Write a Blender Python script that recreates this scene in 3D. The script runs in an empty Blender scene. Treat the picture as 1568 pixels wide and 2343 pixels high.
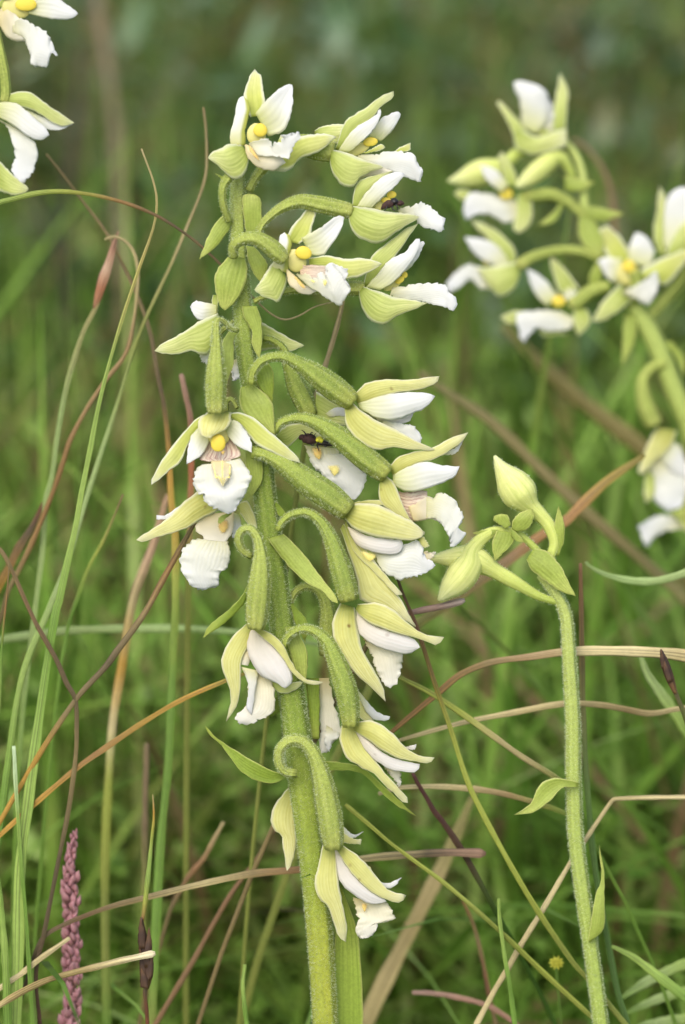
import bpy, math, random
import numpy as np
from mathutils import Vector

random.seed(7); rng = np.random.default_rng(7)
SC = bpy.context.scene
COL = SC.collection
R = math.radians

# ------------------------------------------------------------------ camera
CAM_H, PITCH, FOCUS = 0.35, R(20.0), 0.60
HALF_T = 0.126667                      # tangent of half the vertical field of view
PX = 2 * FOCUS * HALF_T / 2342.0       # metres per unit of a 1568 x 2342 picture grid, at the focus distance
FSTOP = 13.0
cam_d = bpy.data.cameras.new('camera')
cam = bpy.data.objects.new('camera', cam_d); COL.objects.link(cam)
cam.location = (0, 0, CAM_H)
cam.rotation_euler = (R(90) - PITCH, 0, 0)
cam_d.sensor_fit = 'VERTICAL'; cam_d.sensor_height = 36.0; cam_d.sensor_width = 24.0
cam_d.lens = 18.0 / HALF_T
cam_d.clip_start = 0.02; cam_d.clip_end = 200
cam_d.dof.use_dof = True; cam_d.dof.focus_distance = FOCUS; cam_d.dof.aperture_fstop = FSTOP
cam_d.dof.aperture_blades = 7
SC.camera = cam

# ------------------------------------------------------------------ sky and sun (bright overcast)
SUN_EL = R(50)
w = bpy.data.worlds.new('World'); SC.world = w; w.use_nodes = True
nt = w.node_tree; bg = nt.nodes['Background']
sky = nt.nodes.new('ShaderNodeTexSky'); sky.sky_type = 'NISHITA'; sky.sun_disc = False
sky.sun_elevation = SUN_EL; sky.sun_rotation = R(201)
sky.air_density = 1.0; sky.dust_density = 3.5; sky.ozone_density = 1.0
nt.links.new(sky.outputs[0], bg.inputs[0]); bg.inputs[1].default_value = 0.14
sun_d = bpy.data.lights.new('sun', 'SUN'); sun_d.energy = 1.35; sun_d.angle = R(55); sun_d.color = (1.0, 0.99, 0.975)
sun = bpy.data.objects.new('sun', sun_d); COL.objects.link(sun)
sun.rotation_euler = (R(37), R(-16), 0)
SC.view_settings.view_transform = 'Standard'; SC.view_settings.look = 'None'
SC.view_settings.exposure = 0.88; SC.view_settings.gamma = 1.0
SC.view_settings.use_curve_mapping = False
SC.cycles.max_bounces = 8; SC.cycles.transmission_bounces = 6; SC.cycles.diffuse_bounces = 4
SC.cycles.use_denoising = True

# ------------------------------------------------------------------ picture grid -> place
FR = {'D': (0, 0, 1.653061), 'Z1': (700, 200, .701531), 'Z2': (500, 1100, .829082), 'Z3': (500, 1750, .829082),
      'Z4': (700, 2600, .701531), 'Z5': (1600, 200, .632653), 'Z6': (1600, 1300, .632653), 'Z7': (0, 0, .510204),
      'Z8': (0, 1000, .597610), 'W1': (0, 2300, .765306), 'W2': (1400, 2300, .760204), 'W4': (760, 250, .344388),
      'W5': (1200, 320, .350765), 'W6': (560, 1520, .369898), 'W7': (930, 760, .522959), 'W8': (820, 2300, .561224),
      'X1': (500, 1000, .382653), 'X2': (950, 1500, .350765), 'X3': (1200, 1800, .382653)}
def pts(fr, s):
    ox, oy, k = FR[fr]
    a = np.array([[float(v) for v in p.split(',')[:2]] for p in s.split()])
    return (a * k + (ox, oy)) / 1.653061
def fsc(fr): return FR[fr][2] / 1.653061
CP, SP = math.cos(PITCH), math.sin(PITCH)
TILT = 0.09
def P(xy, z):
    """grid position + offset towards the camera (grid units) -> world"""
    xy = np.asarray(xy, float); z = np.asarray(z, float) + TILT * (1171 - xy[..., 1])
    d = FOCUS - z * PX
    nx = (xy[..., 0] - 784) / 1171 * HALF_T; ny = (1171 - xy[..., 1]) / 1171 * HALF_T
    return np.stack([nx * d, (CP + ny * SP) * d, CAM_H + (-SP + ny * CP) * d], -1)
def depth_scale(z, y=1171): return (FOCUS - (z + TILT * (1171 - y)) * PX) / FOCUS
def cat(p, n):
    """Catmull-Rom resampled to n points evenly by length"""
    p = np.asarray(p, float)
    if len(p) == 2: p = np.array([p[0], (p[0] + p[1]) / 2, p[1]])
    q = np.vstack([2 * p[0] - p[1], p, 2 * p[-1] - p[-2]])
    out = []
    for i in range(len(p) - 1):
        a, b, c, d = q[i:i + 4]
        t = np.linspace(0, 1, 12, endpoint=False)[:, None]
        out.append(.5 * (2 * b + (c - a) * t + (2 * a - 5 * b + 4 * c - d) * t * t + (3 * b - a - 3 * c + d) * t ** 3))
    out = np.vstack(out + [p[-1:]])
    L = np.r_[0, np.cumsum(np.linalg.norm(np.diff(out, axis=0), axis=1))]
    s = np.linspace(0, L[-1], n)
    return np.stack([np.interp(s, L, out[:, k]) for k in range(out.shape[1])], 1)
def interp(v, n):
    v = np.atleast_1d(np.asarray(v, float))
    if len(v) == 1: return np.full(n, v[0])
    t = np.linspace(0, 1, n); x = np.linspace(0, 1, len(v))
    y = np.interp(t, x, v)
    if len(v) > 2:
        k = np.array([.25, .5, .25]); m = max(1, n // len(v) // 2)
        for _ in range(m): y[1:-1] = np.convolve(y, k, 'valid')
    return y

# ------------------------------------------------------------------ meshes and things
def mesh_grid(name, V, UV, closed=False):
    """V (nu, nv, 3), UV (nu, nv, 2); closed joins the last column to the first"""
    nu, nv = V.shape[:2]
    idx = np.arange(nu * nv).reshape(nu, nv)
    a = idx[:-1, :-1].ravel(); b = idx[:-1, 1:].ravel(); c = idx[1:, 1:].ravel(); d = idx[1:, :-1].ravel()
    F = np.stack([a, b, c, d], 1)
    me = bpy.data.meshes.new(name)
    me.from_pydata(V.reshape(-1, 3).tolist(), [], F.tolist())
    uvl = me.uv_layers.new(name='UVMap')
    uvl.data.foreach_set('uv', UV.reshape(-1, 2)[F.ravel()].ravel())
    me.polygons.foreach_set('use_smooth', [True] * len(F))
    me.update()
    return me
def link(name, me, mat=None, parent=None):
    o = bpy.data.objects.new(name, me); COL.objects.link(o)
    if mat is not None: me.materials.append(mat)
    if parent is not None: o.parent = parent
    return o
def thing(name, label, cat_, loc, group=None):
    o = bpy.data.objects.new(name, None); COL.objects.link(o); o.location = loc
    o.empty_display_size = 0.01
    return tag(o, label, cat_, group)
def tag(o, label, cat_, group=None):
    o['label'] = label; o['category'] = cat_
    if group: o['group'] = group
    return o

def frames(C):
    """tangent / side / up for a world path; side lies across the view"""
    T = np.gradient(C, axis=0); T /= np.linalg.norm(T, axis=1)[:, None] + 1e-12
    view = C - np.array([0, 0, CAM_H]); view /= np.linalg.norm(view, axis=1)[:, None]
    S = np.cross(T, view); n = np.linalg.norm(S, axis=1)
    ref = np.array([1., 0, 0])
    for i in range(len(S)):
        if n[i] < 1e-3: S[i] = ref
        else: S[i] /= n[i]
        if i and np.dot(S[i], S[i - 1]) < 0: S[i] = -S[i]
        ref = S[i]
    U = np.cross(S, T); U /= np.linalg.norm(U, axis=1)[:, None]
    return T, S, U
def tube_verts(C, r, sides=14, ribs=0, ribamp=0.0, flat=1.0, roll=0.0, cap=True):
    T, S, U = frames(C)
    n = len(C)
    th = np.linspace(0, 2 * math.pi, sides + 1)
    rr = r[:, None] * (1 + ribamp * np.cos(ribs * th)[None, :])
    ca = np.cos(th + roll)[None, :, None]; sa = np.sin(th + roll)[None, :, None]
    V = C[:, None, :] + rr[..., None] * (ca * S[:, None, :] + flat * sa * U[:, None, :])
    L = np.r_[0, np.cumsum(np.linalg.norm(np.diff(C, axis=0), axis=1))]; L /= L[-1]
    UV = np.stack(np.broadcast_arrays(L[:, None], (th / (2 * math.pi))[None, :]), -1).copy()
    if cap:
        V = np.concatenate([np.broadcast_to(C[0], V[:1].shape), V, np.broadcast_to(C[-1], V[:1].shape)])
        UV = np.concatenate([UV[:1], UV, UV[-1:]])
    return V, UV
def hairs(V, count, lo, hi, wdt, skip=0.0):
    """short hairs standing on a tube grid: returns triangle vertices (3n, 3)"""
    nu, nv = V.shape[:2]
    N = np.cross(np.gradient(V, axis=0), np.gradient(V, axis=1))
    cen = V.mean(1, keepdims=True); sgn = np.sign((N * (V - cen)).sum(-1, keepdims=True)); N *= sgn
    N /= np.linalg.norm(N, axis=-1, keepdims=True) + 1e-12
    # weight rows by spacing
    i = rng.integers(2, max(3, nu - 3), count); j = rng.integers(0, nv - 1, count)
    a = rng.random(count)[:, None]; b = rng.random(count)[:, None]
    p = (V[i, j] * (1 - a) + V[np.minimum(i + 1, nu - 1), j] * a) * (1 - b) + \
        (V[i, (j + 1) % nv] * (1 - a) + V[np.minimum(i + 1, nu - 1), (j + 1) % nv] * a) * b
    n = N[i, j] + rng.normal(0, .28, (count, 3)); n /= np.linalg.norm(n, axis=1)[:, None]
    L = rng.uniform(lo, hi, count)[:, None]
    s = np.cross(n, rng.normal(0, 1, (count, 3))); s /= np.linalg.norm(s, axis=1)[:, None] + 1e-9
    base = p - n * L * .08
    return np.stack([base - s * wdt, base + s * wdt, p + n * L], 1).reshape(-1, 3)

# ------------------------------------------------------------------ materials
def lin(r, g, b):
    f = lambda c: (c / 255) / 12.92 if c <= 10 else (((c / 255) + .055) / 1.055) ** 2.4
    return (f(r), f(g), f(b), 1)
class NT:
    def __init__(s, name):
        s.m = bpy.data.materials.new(name); s.m.use_nodes = True; s.t = s.m.node_tree
        s.t.nodes.clear(); s.out = s.n('ShaderNodeOutputMaterial')
    def n(s, typ, **kw):
        o = s.t.nodes.new(typ)
        for k, v in kw.items(): setattr(o, k, v)
        return o
    def l(s, a, b): s.t.links.new(a, b)
    def math(s, op, a, b=None, c=None):
        o = s.n('ShaderNodeMath', operation=op)
        for i, v in enumerate((a, b, c)):
            if v is None: continue
            if isinstance(v, (int, float)): o.inputs[i].default_value = v
            else: s.l(v, o.inputs[i])
        return o.outputs[0]
    def ramp(s, fac, stops, interp_='LINEAR'):
        o = s.n('ShaderNodeValToRGB'); e = o.color_ramp.elements; o.color_ramp.interpolation = interp_
        e[0].position, e[0].color = stops[0]
        e[1].position, e[1].color = stops[-1]
        for p, c in stops[1:-1]:
            k = e.new(p); k.color = c
        s.l(fac, o.inputs[0]); return o.outputs[0]
    def mix(s, fac, a, b, mode='MIX'):
        o = s.n('ShaderNodeMix', data_type='RGBA', blend_type=mode)
        for sock, v in ((o.inputs[0], fac), (o.inputs[6], a), (o.inputs[7], b)):
            if isinstance(v, (int, float)): sock.default_value = v
            elif isinstance(v, tuple): sock.default_value = v
            else: s.l(v, sock)
        return o.outputs[2]
    def noise(s, vec, scale, detail=3, rough=.55, dist=0):
        o = s.n('ShaderNodeTexNoise'); o.inputs['Scale'].default_value = scale
        o.inputs['Detail'].default_value = detail; o.inputs['Roughness'].default_value = rough
        o.inputs['Distortion'].default_value = dist
        if vec is not None: s.l(vec, o.inputs['Vector'])
        return o.outputs['Fac']
    def finish(s, color, trans=0.3, rough=.5, spec=.35, bump=None, bumpd=.0001, tcol=None, sheen=0):
        p = s.n('ShaderNodeBsdfPrincipled'); p.inputs['Roughness'].default_value = rough
        p.inputs['Specular IOR Level'].default_value = spec
        if isinstance(color, tuple): p.inputs['Base Color'].default_value = color
        else: s.l(color, p.inputs['Base Color'])
        if sheen: p.inputs['Sheen Weight'].default_value = sheen; p.inputs['Sheen Roughness'].default_value = .4
        if bump is not None:
            b = s.n('ShaderNodeBump'); b.inputs['Strength'].default_value = 1; b.inputs['Distance'].default_value = bumpd
            s.l(bump, b.inputs['Height']); s.l(b.outputs[0], p.inputs['Normal'])
        if trans > 0:
            tr = s.n('ShaderNodeBsdfTranslucent'); c = tcol or color
            if isinstance(c, tuple): tr.inputs[0].default_value = c
            else: s.l(c, tr.inputs[0])
            mx = s.n('ShaderNodeMixShader'); mx.inputs[0].default_value = trans
            s.l(p.outputs[0], mx.inputs[1]); s.l(tr.outputs[0], mx.inputs[2]); s.l(mx.outputs[0], s.out.inputs[0])
        else: s.l(p.outputs[0], s.out.inputs[0])
        return s.m
def tissue(name, ustops, edge=None, edge_w=.25, vein=None, nvein=9, vein_amt=.35, speck=0, trans=.44, rough=.5,
           mott=.12, speckcol=(120, 80, 30), fine=0, vside=None, bumpd=.00003):
    """flower / leaf tissue: colour along the length (u), pale edge, long veins (v), mottling, specks"""
    s = NT(name)
    uv = s.n('ShaderNodeUVMap'); sep = s.n('ShaderNodeSeparateXYZ'); s.l(uv.outputs[0], sep.inputs[0])
    u, v = sep.outputs[0], sep.outputs[1]
    geo = s.n('ShaderNodeNewGeometry'); pos = geo.outputs['Position']
    n1 = s.noise(pos, 180, 3); n2 = s.noise(pos, 900, 3)
    uu = s.math('ADD', u, s.math('MULTIPLY', s.math('SUBTRACT', n1, .5), .25))
    c = s.ramp(uu, [(p, lin(*k)) for p, k in ustops])
    hgt = n2
    if vside:                                  # tint one long side of the blade (its inner margin)
        c = s.mix(s.ramp(v, [(vside[0], (0, 0, 0, 1)), (vside[1], (1, 1, 1, 1))]), c, lin(*vside[2]))
    if vein:
        ph = s.math('MULTIPLY', s.math('ADD', v, s.math('MULTIPLY', s.math('SUBTRACT', n1, .5), .10)), nvein * 6.2832)
        sn = s.math('ADD', s.math('MULTIPLY', s.math('SINE', ph), .5), .5)
        st = s.math('POWER', sn, 2.2)
        cv = s.n('ShaderNodeCombineXYZ'); s.l(s.math('MULTIPLY', v, nvein * 4.4), cv.inputs[0]); s.l(s.math('MULTIPLY', u, 2.5), cv.inputs[1]); s.l(s.math('MULTIPLY', n1, 1.5), cv.inputs[2])
        fv = s.noise(cv.outputs[0], 1.0, 3, .6)
        st = s.math('ADD', s.math('MULTIPLY', st, .6), s.math('MULTIPLY', s.ramp(fv, [(.47, (0, 0, 0, 1)), (.62, (1, 1, 1, 1))]), .75))
        brk = s.ramp(n1, [(.3, (.45, .45, .45, 1)), (.6, (1, 1, 1, 1))])
        c = s.mix(s.math('MULTIPLY', s.math('MULTIPLY', st, brk), vein_amt), c, lin(*vein))
        hgt = s.math('ADD', s.math('MULTIPLY', sn, -.8), s.math('MULTIPLY', n2, .6))
    if edge:
        e = s.math('MULTIPLY', s.math('ABSOLUTE', s.math('SUBTRACT', v, .5)), 2)
        c = s.mix(s.ramp(e, [(1 - edge_w, (0, 0, 0, 1)), (1, (1, 1, 1, 1))]), c, lin(*edge))
    c = s.mix(mott * 2, c, s.ramp(n2, [(.25, (.62, .62, .6, 1)), (.7, (1.0, 1.0, 1.0, 1))]), 'MULTIPLY')
    if fine:                                   # fine granular down
        n3 = s.noise(pos, 2700, 3, .75)
        c = s.mix(1, c, s.ramp(n3, [(.30, (1 - fine,) * 3 + (1,)), (.62, (1, 1, 1, 1))]), 'MULTIPLY')
    if speck:
        vo = s.n('ShaderNodeTexVoronoi'); vo.inputs['Scale'].default_value = 480; s.l(pos, vo.inputs['Vector'])
        sp = s.ramp(vo.outputs['Distance'], [(.08, (1, 1, 1, 1)), (.22, (0, 0, 0, 1))])
        msk = s.ramp(s.noise(pos, 260, 2), [(.56, (0, 0, 0, 1)), (.66, (1, 1, 1, 1))])
        f = s.math('MULTIPLY', s.math('MULTIPLY', sp, msk), speck)
        c = s.mix(f, c, lin(*speckcol))
    return s.finish(c, trans, rough, .3, bump=hgt, bumpd=bumpd)

M = {}
M['sepal'] = tissue('sepal_green_yellow', [(0, (160, 174, 80)), (.13, (192, 202, 110)), (.38, (210, 217, 132)), (.75, (222, 224, 156)), (1, (230, 229, 190))],
                    edge=(233, 233, 204), edge_w=.25, vein=(164, 180, 78), nvein=7, vein_amt=.6)
M['sepal_in'] = tissue('sepal_inner_face', [(0, (188, 198, 88)), (.4, (210, 214, 114)), (.8, (222, 222, 152)), (1, (231, 230, 204))],
                       edge=(232, 232, 212), edge_w=.36, vein=(192, 200, 96), nvein=5, vein_amt=.35)
M['sepal_old'] = tissue('sepal_cream_aged', [(0, (166, 176, 84)), (.13, (208, 208, 122)), (.35, (222, 221, 146)), (.75, (230, 228, 168)), (1, (233, 231, 202))],
                        edge=(233, 230, 200), edge_w=.25, vein=(200, 194, 92), nvein=7, vein_amt=.6, speck=.9)
M['petal'] = tissue('petal_white', [(0, (206, 210, 134)), (.2, (220, 220, 180)), (.5, (229, 229, 222)), (1, (232, 232, 232))],
                    vein=(222, 220, 205), nvein=5, vein_amt=.25, trans=.44, mott=.03)
M['petal_old'] = tissue('petal_white_aged', [(0, (226, 216, 184)), (.25, (222, 216, 200)), (.6, (228, 225, 219)), (1, (231, 230, 227))],
                        vein=(224, 212, 198), nvein=5, vein_amt=.3, speck=.6, trans=.44, mott=.05)
M['petal_fold'] = tissue('petal_white_green_margin', [(0, (214, 213, 140)), (.3, (238, 237, 214)), (1, (232, 232, 232))],
                         trans=.44, mott=.03, vside=(.62, .8, (188, 192, 92)))
M['lip'] = tissue('lip_white', [(0, (216, 212, 156)), (.3, (228, 227, 212)), (1, (233, 233, 233))],
                  vein=(226, 228, 228), nvein=11, vein_amt=.3, trans=.44, mott=.04)
M['lip_old'] = tissue('lip_white_aged', [(0, (214, 200, 140)), (.3, (232, 227, 200)), (1, (230, 228, 222))],
                      vein=(216, 208, 180), nvein=9, vein_amt=.35, trans=.44, mott=.08, speck=.3)
M['cup'] = tissue('lip_cup_cream', [(0, (226, 212, 160)), (.5, (222, 214, 184)), (1, (228, 224, 208))], trans=.44, mott=.05)
M['cup_vein'] = tissue('lip_cup_purple_veined', [(0, (222, 200, 160)), (.5, (226, 212, 190)), (1, (226, 218, 196))],
                       vein=(150, 98, 92), nvein=8, vein_amt=.8, trans=.25, mott=.06)
def stain(name, col, col2):
    """a soft-edged spot of pigment on the lip"""
    s = NT(name); uv = s.n('ShaderNodeUVMap'); sep = s.n('ShaderNodeSeparateXYZ'); s.l(uv.outputs[0], sep.inputs[0])
    u, v = sep.outputs[0], sep.outputs[1]; g = s.n('ShaderNodeNewGeometry'); n = s.noise(g.outputs['Position'], 1300, 3)
    a = s.math('MULTIPLY', s.math('MULTIPLY', v, s.math('SUBTRACT', 1, v)), 4)
    b = s.math('MULTIPLY', s.math('MULTIPLY', u, s.math('SUBTRACT', 1, u)), 4)
    f = s.ramp(s.math('MULTIPLY', s.math('MULTIPLY', a, s.math('POWER', b, .6)), s.math('ADD', n, .5)), [(.1, (0, 0, 0, 1)), (.95, (.8, .8, .8, 1))])
    c = s.ramp(n, [(.35, lin(*col)), (.65, lin(*col2))])
    p = s.n('ShaderNodeBsdfPrincipled'); s.l(c, p.inputs['Base Color']); s.l(f, p.inputs['Alpha']); p.inputs['Roughness'].default_value = .5
    s.l(p.outputs[0], s.out.inputs[0]); return s.m
M['ochre'] = stain('nectar_ochre', (212, 188, 100), (204, 164, 84))
M['ridge'] = stain('lip_ridge_yellow', (228, 214, 112), (224, 210, 130))
M['anther'] = tissue('anther_yellow', [(0, (228, 210, 84)), (1, (224, 200, 72))], trans=.22, mott=.06, rough=.55)
M['column'] = tissue('column_pale', [(0, (214, 208, 122)), (1, (226, 218, 146))], trans=.3, mott=.06)
M['bract'] = tissue('bract_green', [(0, (160, 175, 78)), (.5, (176, 191, 90)), (1, (202, 207, 114))], edge=(212, 215, 134), edge_w=.16,
                    vein=(140, 159, 60), nvein=6, vein_amt=.55, trans=.35, fine=.2)
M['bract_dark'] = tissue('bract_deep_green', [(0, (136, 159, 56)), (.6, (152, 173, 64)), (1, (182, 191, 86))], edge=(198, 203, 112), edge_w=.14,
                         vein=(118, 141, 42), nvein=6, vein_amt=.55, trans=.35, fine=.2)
M['ovary'] = tissue('ovary_green_downy', [(0, (163, 174, 83)), (.4, (157, 170, 79)), (.85, (147, 160, 73)), (1, (175, 178, 93))],
                    vein=(183, 190, 105), nvein=6, vein_amt=.6, trans=.12, fine=.36, rough=.75, bumpd=.00012)
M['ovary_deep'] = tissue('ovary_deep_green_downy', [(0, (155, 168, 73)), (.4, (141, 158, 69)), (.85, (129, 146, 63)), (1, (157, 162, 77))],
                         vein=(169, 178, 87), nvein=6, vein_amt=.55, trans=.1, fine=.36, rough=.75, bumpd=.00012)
M['stem'] = tissue('flower_stem_green', [(0, (167, 178, 95)), (.10, (151, 166, 77)), (.22, (123, 144, 55)), (.42, (123, 144, 51)), (.52, (143, 156, 55)), (.62, (159, 164, 57)), (1, (153, 156, 51))],
                   vein=(153, 166, 75), nvein=6, vein_amt=.45, trans=.08, fine=.38, rough=.75, bumpd=.00012)
M['stem_pale'] = tissue('flower_stem_pale_green', [(0, (186, 196, 112)), (.15, (166, 180, 92)), (.5, (152, 170, 78)), (1, (146, 164, 72))],
                        vein=(176, 190, 106), nvein=6, vein_amt=.4, trans=.1, fine=.3, rough=.75, bumpd=.00012)
M['bud'] = tissue('bud_yellow_green', [(0, (170, 186, 88)), (.4, (206, 214, 118)), (.8, (224, 226, 146)), (1, (228, 230, 172))],
                  vein=(160, 178, 64), nvein=9, vein_amt=.4, trans=.2, rough=.6)
s_ = NT('downy_hair'); M['hair'] = s_.finish(lin(220, 227, 188), .5, .6, .3)

# ------------------------------------------------------------------ plant builders
def ground_path(C, bend=.5, spread=.35):
    """continue a world path from its last point down into the ground"""
    d = C[-1] - C[-4]; d = d / (np.linalg.norm(d) + 1e-9)
    h = C[-1][2]
    if h <= 0.002: return C
    hor = d * np.array([1, 1, 0])
    n = max(6, int(h / .012)); t = np.linspace(0, 1, n + 1)[1:, None]
    reach = hor * h * spread
    if d[2] > -.2: reach = hor * min(h, .08) * .9
    q = C[-1] + reach * (1 - (1 - t) ** 2) + np.array([0, 0, -1.0]) * (h + .004) * t ** (1.0 if d[2] < -.5 else 1.3)
    return np.vstack([C, q])

class Plant:
    def __init__(s, name, label, root, zoff, group, seed=1):
        s.z = zoff; s.root = thing(name, label, 'orchid', root, group); s.loc = np.array(root); s.h = []
    def part(s, name, V, UV, mat, parent=None):
        return link(name, mesh_grid(name, V - s.loc, UV), M[mat], parent or s.root)
    def tube(s, name, fr, path, rad, z, mat, ribs=6, amp=.05, sides=18, n=36, parent=None, to_ground=False, hair=1.0, roll=0, hl=(3, 6.5)):
        p = pts(fr, path) if isinstance(path, str) else path
        p = cat(p, n); zz = interp(z, n) + s.z
        C = P(p, zz); r = interp(rad, n) * (.90 if name == 'flower' else 1) * fsc(fr) * PX * (FOCUS - zz * PX) / FOCUS
        if name == 'flower': r[-4:] *= np.array([1, .98, .94, .84])
        if to_ground:
            C2 = ground_path(C); r = np.r_[r, np.full(len(C2) - len(C), r[-1])]; C = C2
        V, UV = tube_verts(C, r, sides, ribs, amp, roll=roll)
        o = s.part(name, V, UV, mat, parent)
        if hair:
            L = np.linalg.norm(np.diff(C, axis=0), axis=1).sum() / PX; rm = r.mean() / PX
            cnt = int(L * 2 * math.pi * rm / 24 * hair)
            s.h.append(hairs(V, cnt, hl[0] * PX, hl[1] * PX, .45 * PX))
        return o
    def sheet(s, name, mat, fr, A, B, z, bulge=.15, parent=None, ruf=0, tilt=0, nu=18, nv=10, thick=1.8, edgen=0, tip=True):
        a = cat(pts(fr, A), nu); b = cat(pts(fr, B), nu)
        edgen = edgen or .7
        sv = np.linspace(0, 1, nv)[None, :, None]
        G = a[:, None, :] * (1 - sv) + b[:, None, :] * sv
        W = np.linalg.norm(a - b, axis=1)[:, None]
        for side in (1 - sv, sv):                     # uneven, slightly nibbled margin
            k = rng.normal(0, edgen, (nu, 1, 2)); k[0] = 0; k[-1] *= .4
            G = G + k * side ** 5
        s1 = sv[..., 0]
        zz = interp(z, nu)[:, None] + .45 * bulge * W * (1 - np.abs(2 * s1 - 1) ** (1.45 if name == 'sepal' else 2)) + tilt * W * (s1 - .5) + s.z
        if ruf:
            t = np.linspace(0, 1, nu)[:, None]; ph = rng.uniform(0, 6, 4)
            e = np.abs(2 * s1 - 1) ** 1.5 * np.clip(t * 2.2, 0, 1)
            wv = np.sin(t * 13 + ph[0] + 2.0 * s1) + .5 * np.sin(t * 27 + ph[1] - 3 * s1)
            zz = zz + .42 * ruf * e * wv + .30 * ruf * np.abs(2 * s1 - 1) ** 3 * np.clip(t * 2, 0, 1) * np.sin(t * 52 + ph[3])
        t = np.linspace(0, 1, nu)[:, None]; ph = rng.uniform(0, 6.28, 6)
        zz = zz + W * (.022 * np.sin(5 * t + 3 * s1 + ph[0]) + .016 * np.sin(9 * t - 6 * s1 + ph[1]) + .010 * np.sin(8 * s1 + 3 * t + ph[2]))
        V = P(G, zz)
        u = np.linspace(0, 1, nu)[:, None]
        UV = np.stack(np.broadcast_arrays(u, s1), -1).copy()
        o = s.part(name, V, UV, mat, parent)
        md = o.modifiers.new('thickness', 'SOLIDIFY'); md.thickness = thick * PX; md.offset = 0
        return o
    def ball(s, name, mat, fr, c, r, z, parent=None, ang=0, flat=.32):
        """rounded knob: c 'x,y', r (rx, ry) in frame units"""
        c = pts(fr, c)[0]; k = fsc(fr) * (.84 if name == 'anther_cap' else 1); n, m = 12, 16
        th = np.linspace(0, math.pi, n)[:, None]; ph = np.linspace(0, 2 * math.pi, m + 1)[None, :]
        x = np.sin(th) * np.cos(ph) * r[0] * k; y = np.cos(th) * np.ones_like(ph) * r[1] * k
        zz = np.sin(th) * np.sin(ph) * min(r) * k * flat
        lump = 1 + .06 * np.sin(3 * ph + 1) * np.sin(th) + .05 * np.cos(2 * ph) * np.sin(2 * th)
        x = x * lump; y = y * lump
        ca, sa = math.cos(R(ang)), math.sin(R(ang))
        G = np.stack([c[0] + x * ca - y * sa, c[1] + x * sa + y * ca], -1)
        V = P(G, zz + z + s.z)
        UV = np.stack(np.broadcast_arrays(th / math.pi, ph / 6.2832), -1).copy()
        return s.part(name, V, UV, mat, parent)
    def flower(s, fr, path, rad, z, pieces, mat='ovary', hair=1.0, zb=0, n=36, hl=(3, 6.5)):
        o = s.tube('flower', fr, path, rad, [v + zb for v in (z if isinstance(z, (list, tuple)) else [z])], mat, 6, .075, 24, n, hair=hair, hl=hl)
        for p in pieces:
            kind = p[0]
            if kind == 'ball': s.ball(p[1], p[2], p[3], p[4], p[5], p[6] + zb, o, *(p[7:]))
            else:
                name, m, f, A, B, zz = p[:6]; kw = p[6] if len(p) > 6 else {}
                kw = dict(kw)
                if name == 'lip': kw = dict(dict(ruf=5, edgen=1.6, nu=34, nv=14, bulge=.1), **kw)
                s.sheet(name, m, f, A, B, [v + zb for v in (zz if isinstance(zz, (list, tuple)) else [zz])], parent=o, **kw)
        return o
    def finish(s):
        if s.h:
            T = np.vstack(s.h) - s.loc
            me = bpy.data.meshes.new('downy_hair'); me.from_pydata(T.tolist(), [], np.arange(len(T)).reshape(-1, 3).tolist())
            o = link('downy_hair', me, M['hair'], s.root); o['kind'] = 'stuff'
def root_at(fr, p, z):
    C = P(cat(pts(fr, p), 8), np.full(8, float(z))); g = ground_path(C)[-1]; return (float(g[0]), float(g[1]), 0.0)

# ------------------------------------------------------------------ ground and meadow mass
def ground():
    n = 90; lin_ = np.linspace(-1, 1, n); g = np.sign(lin_) * np.abs(lin_) ** 3 * 40
    X, Y = np.meshgrid(g, g + 1.0, indexing='ij')
    Z = -.004 + .010 * np.sin(X * 9 + 1) * np.sin(Y * 7) * np.exp(-((X) ** 2 + (Y - 1) ** 2) / 60) - .008
    V = np.stack([X, Y, Z], -1); UV = np.stack([X, Y], -1)
    s = NT('turf_soil'); gm = s.n('ShaderNodeNewGeometry'); p = gm.outputs['Position']
    n1 = s.noise(p, 14, 5); n2 = s.noise(p, 120, 4)
    c = s.ramp(n1, [(.3, lin(58, 74, 30)), (.5, lin(74, 92, 38)), (.7, lin(92, 84, 52))])
    c = s.mix(.6, c, s.ramp(n2, [(.3, (.35, .35, .3, 1)), (.7, (1.1, 1.1, 1.1, 1))]), 'MULTIPLY')
    m = s.finish(c, 0, .9, .1, bump=n2, bumpd=.004)
    o = link('ground', mesh_grid('ground', V, UV), m); o['kind'] = 'structure'
    o['label'] = 'mossy meadow soil under the grass'; o['category'] = 'ground'
ground()
def island_mat(name, stops, big=34, trans=.25, rough=.55, dead=.45):
    """each blade its own tint; clumps share a tone; brown dead patches"""
    s = NT(name); g = s.n('ShaderNodeNewGeometry'); rnd = g.outputs['Random Per Island']; p = g.outputs['Position']
    n = s.noise(p, big, 2, .5)
    f = s.math('ADD', s.math('MULTIPLY', rnd, .45), s.math('MULTIPLY', s.math('SUBTRACT', n, .26), 1.15))
    c = s.ramp(f, [(q, lin(*k)) for q, k in stops])
    pn = s.noise(p, 15, 3, .6)
    c = s.mix(s.math('MULTIPLY', s.ramp(pn, [(.53, (0, 0, 0, 1)), (.66, (1, 1, 1, 1))]), dead), c, lin(116, 86, 58))
    return s.finish(c, trans, rough, .2)
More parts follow.
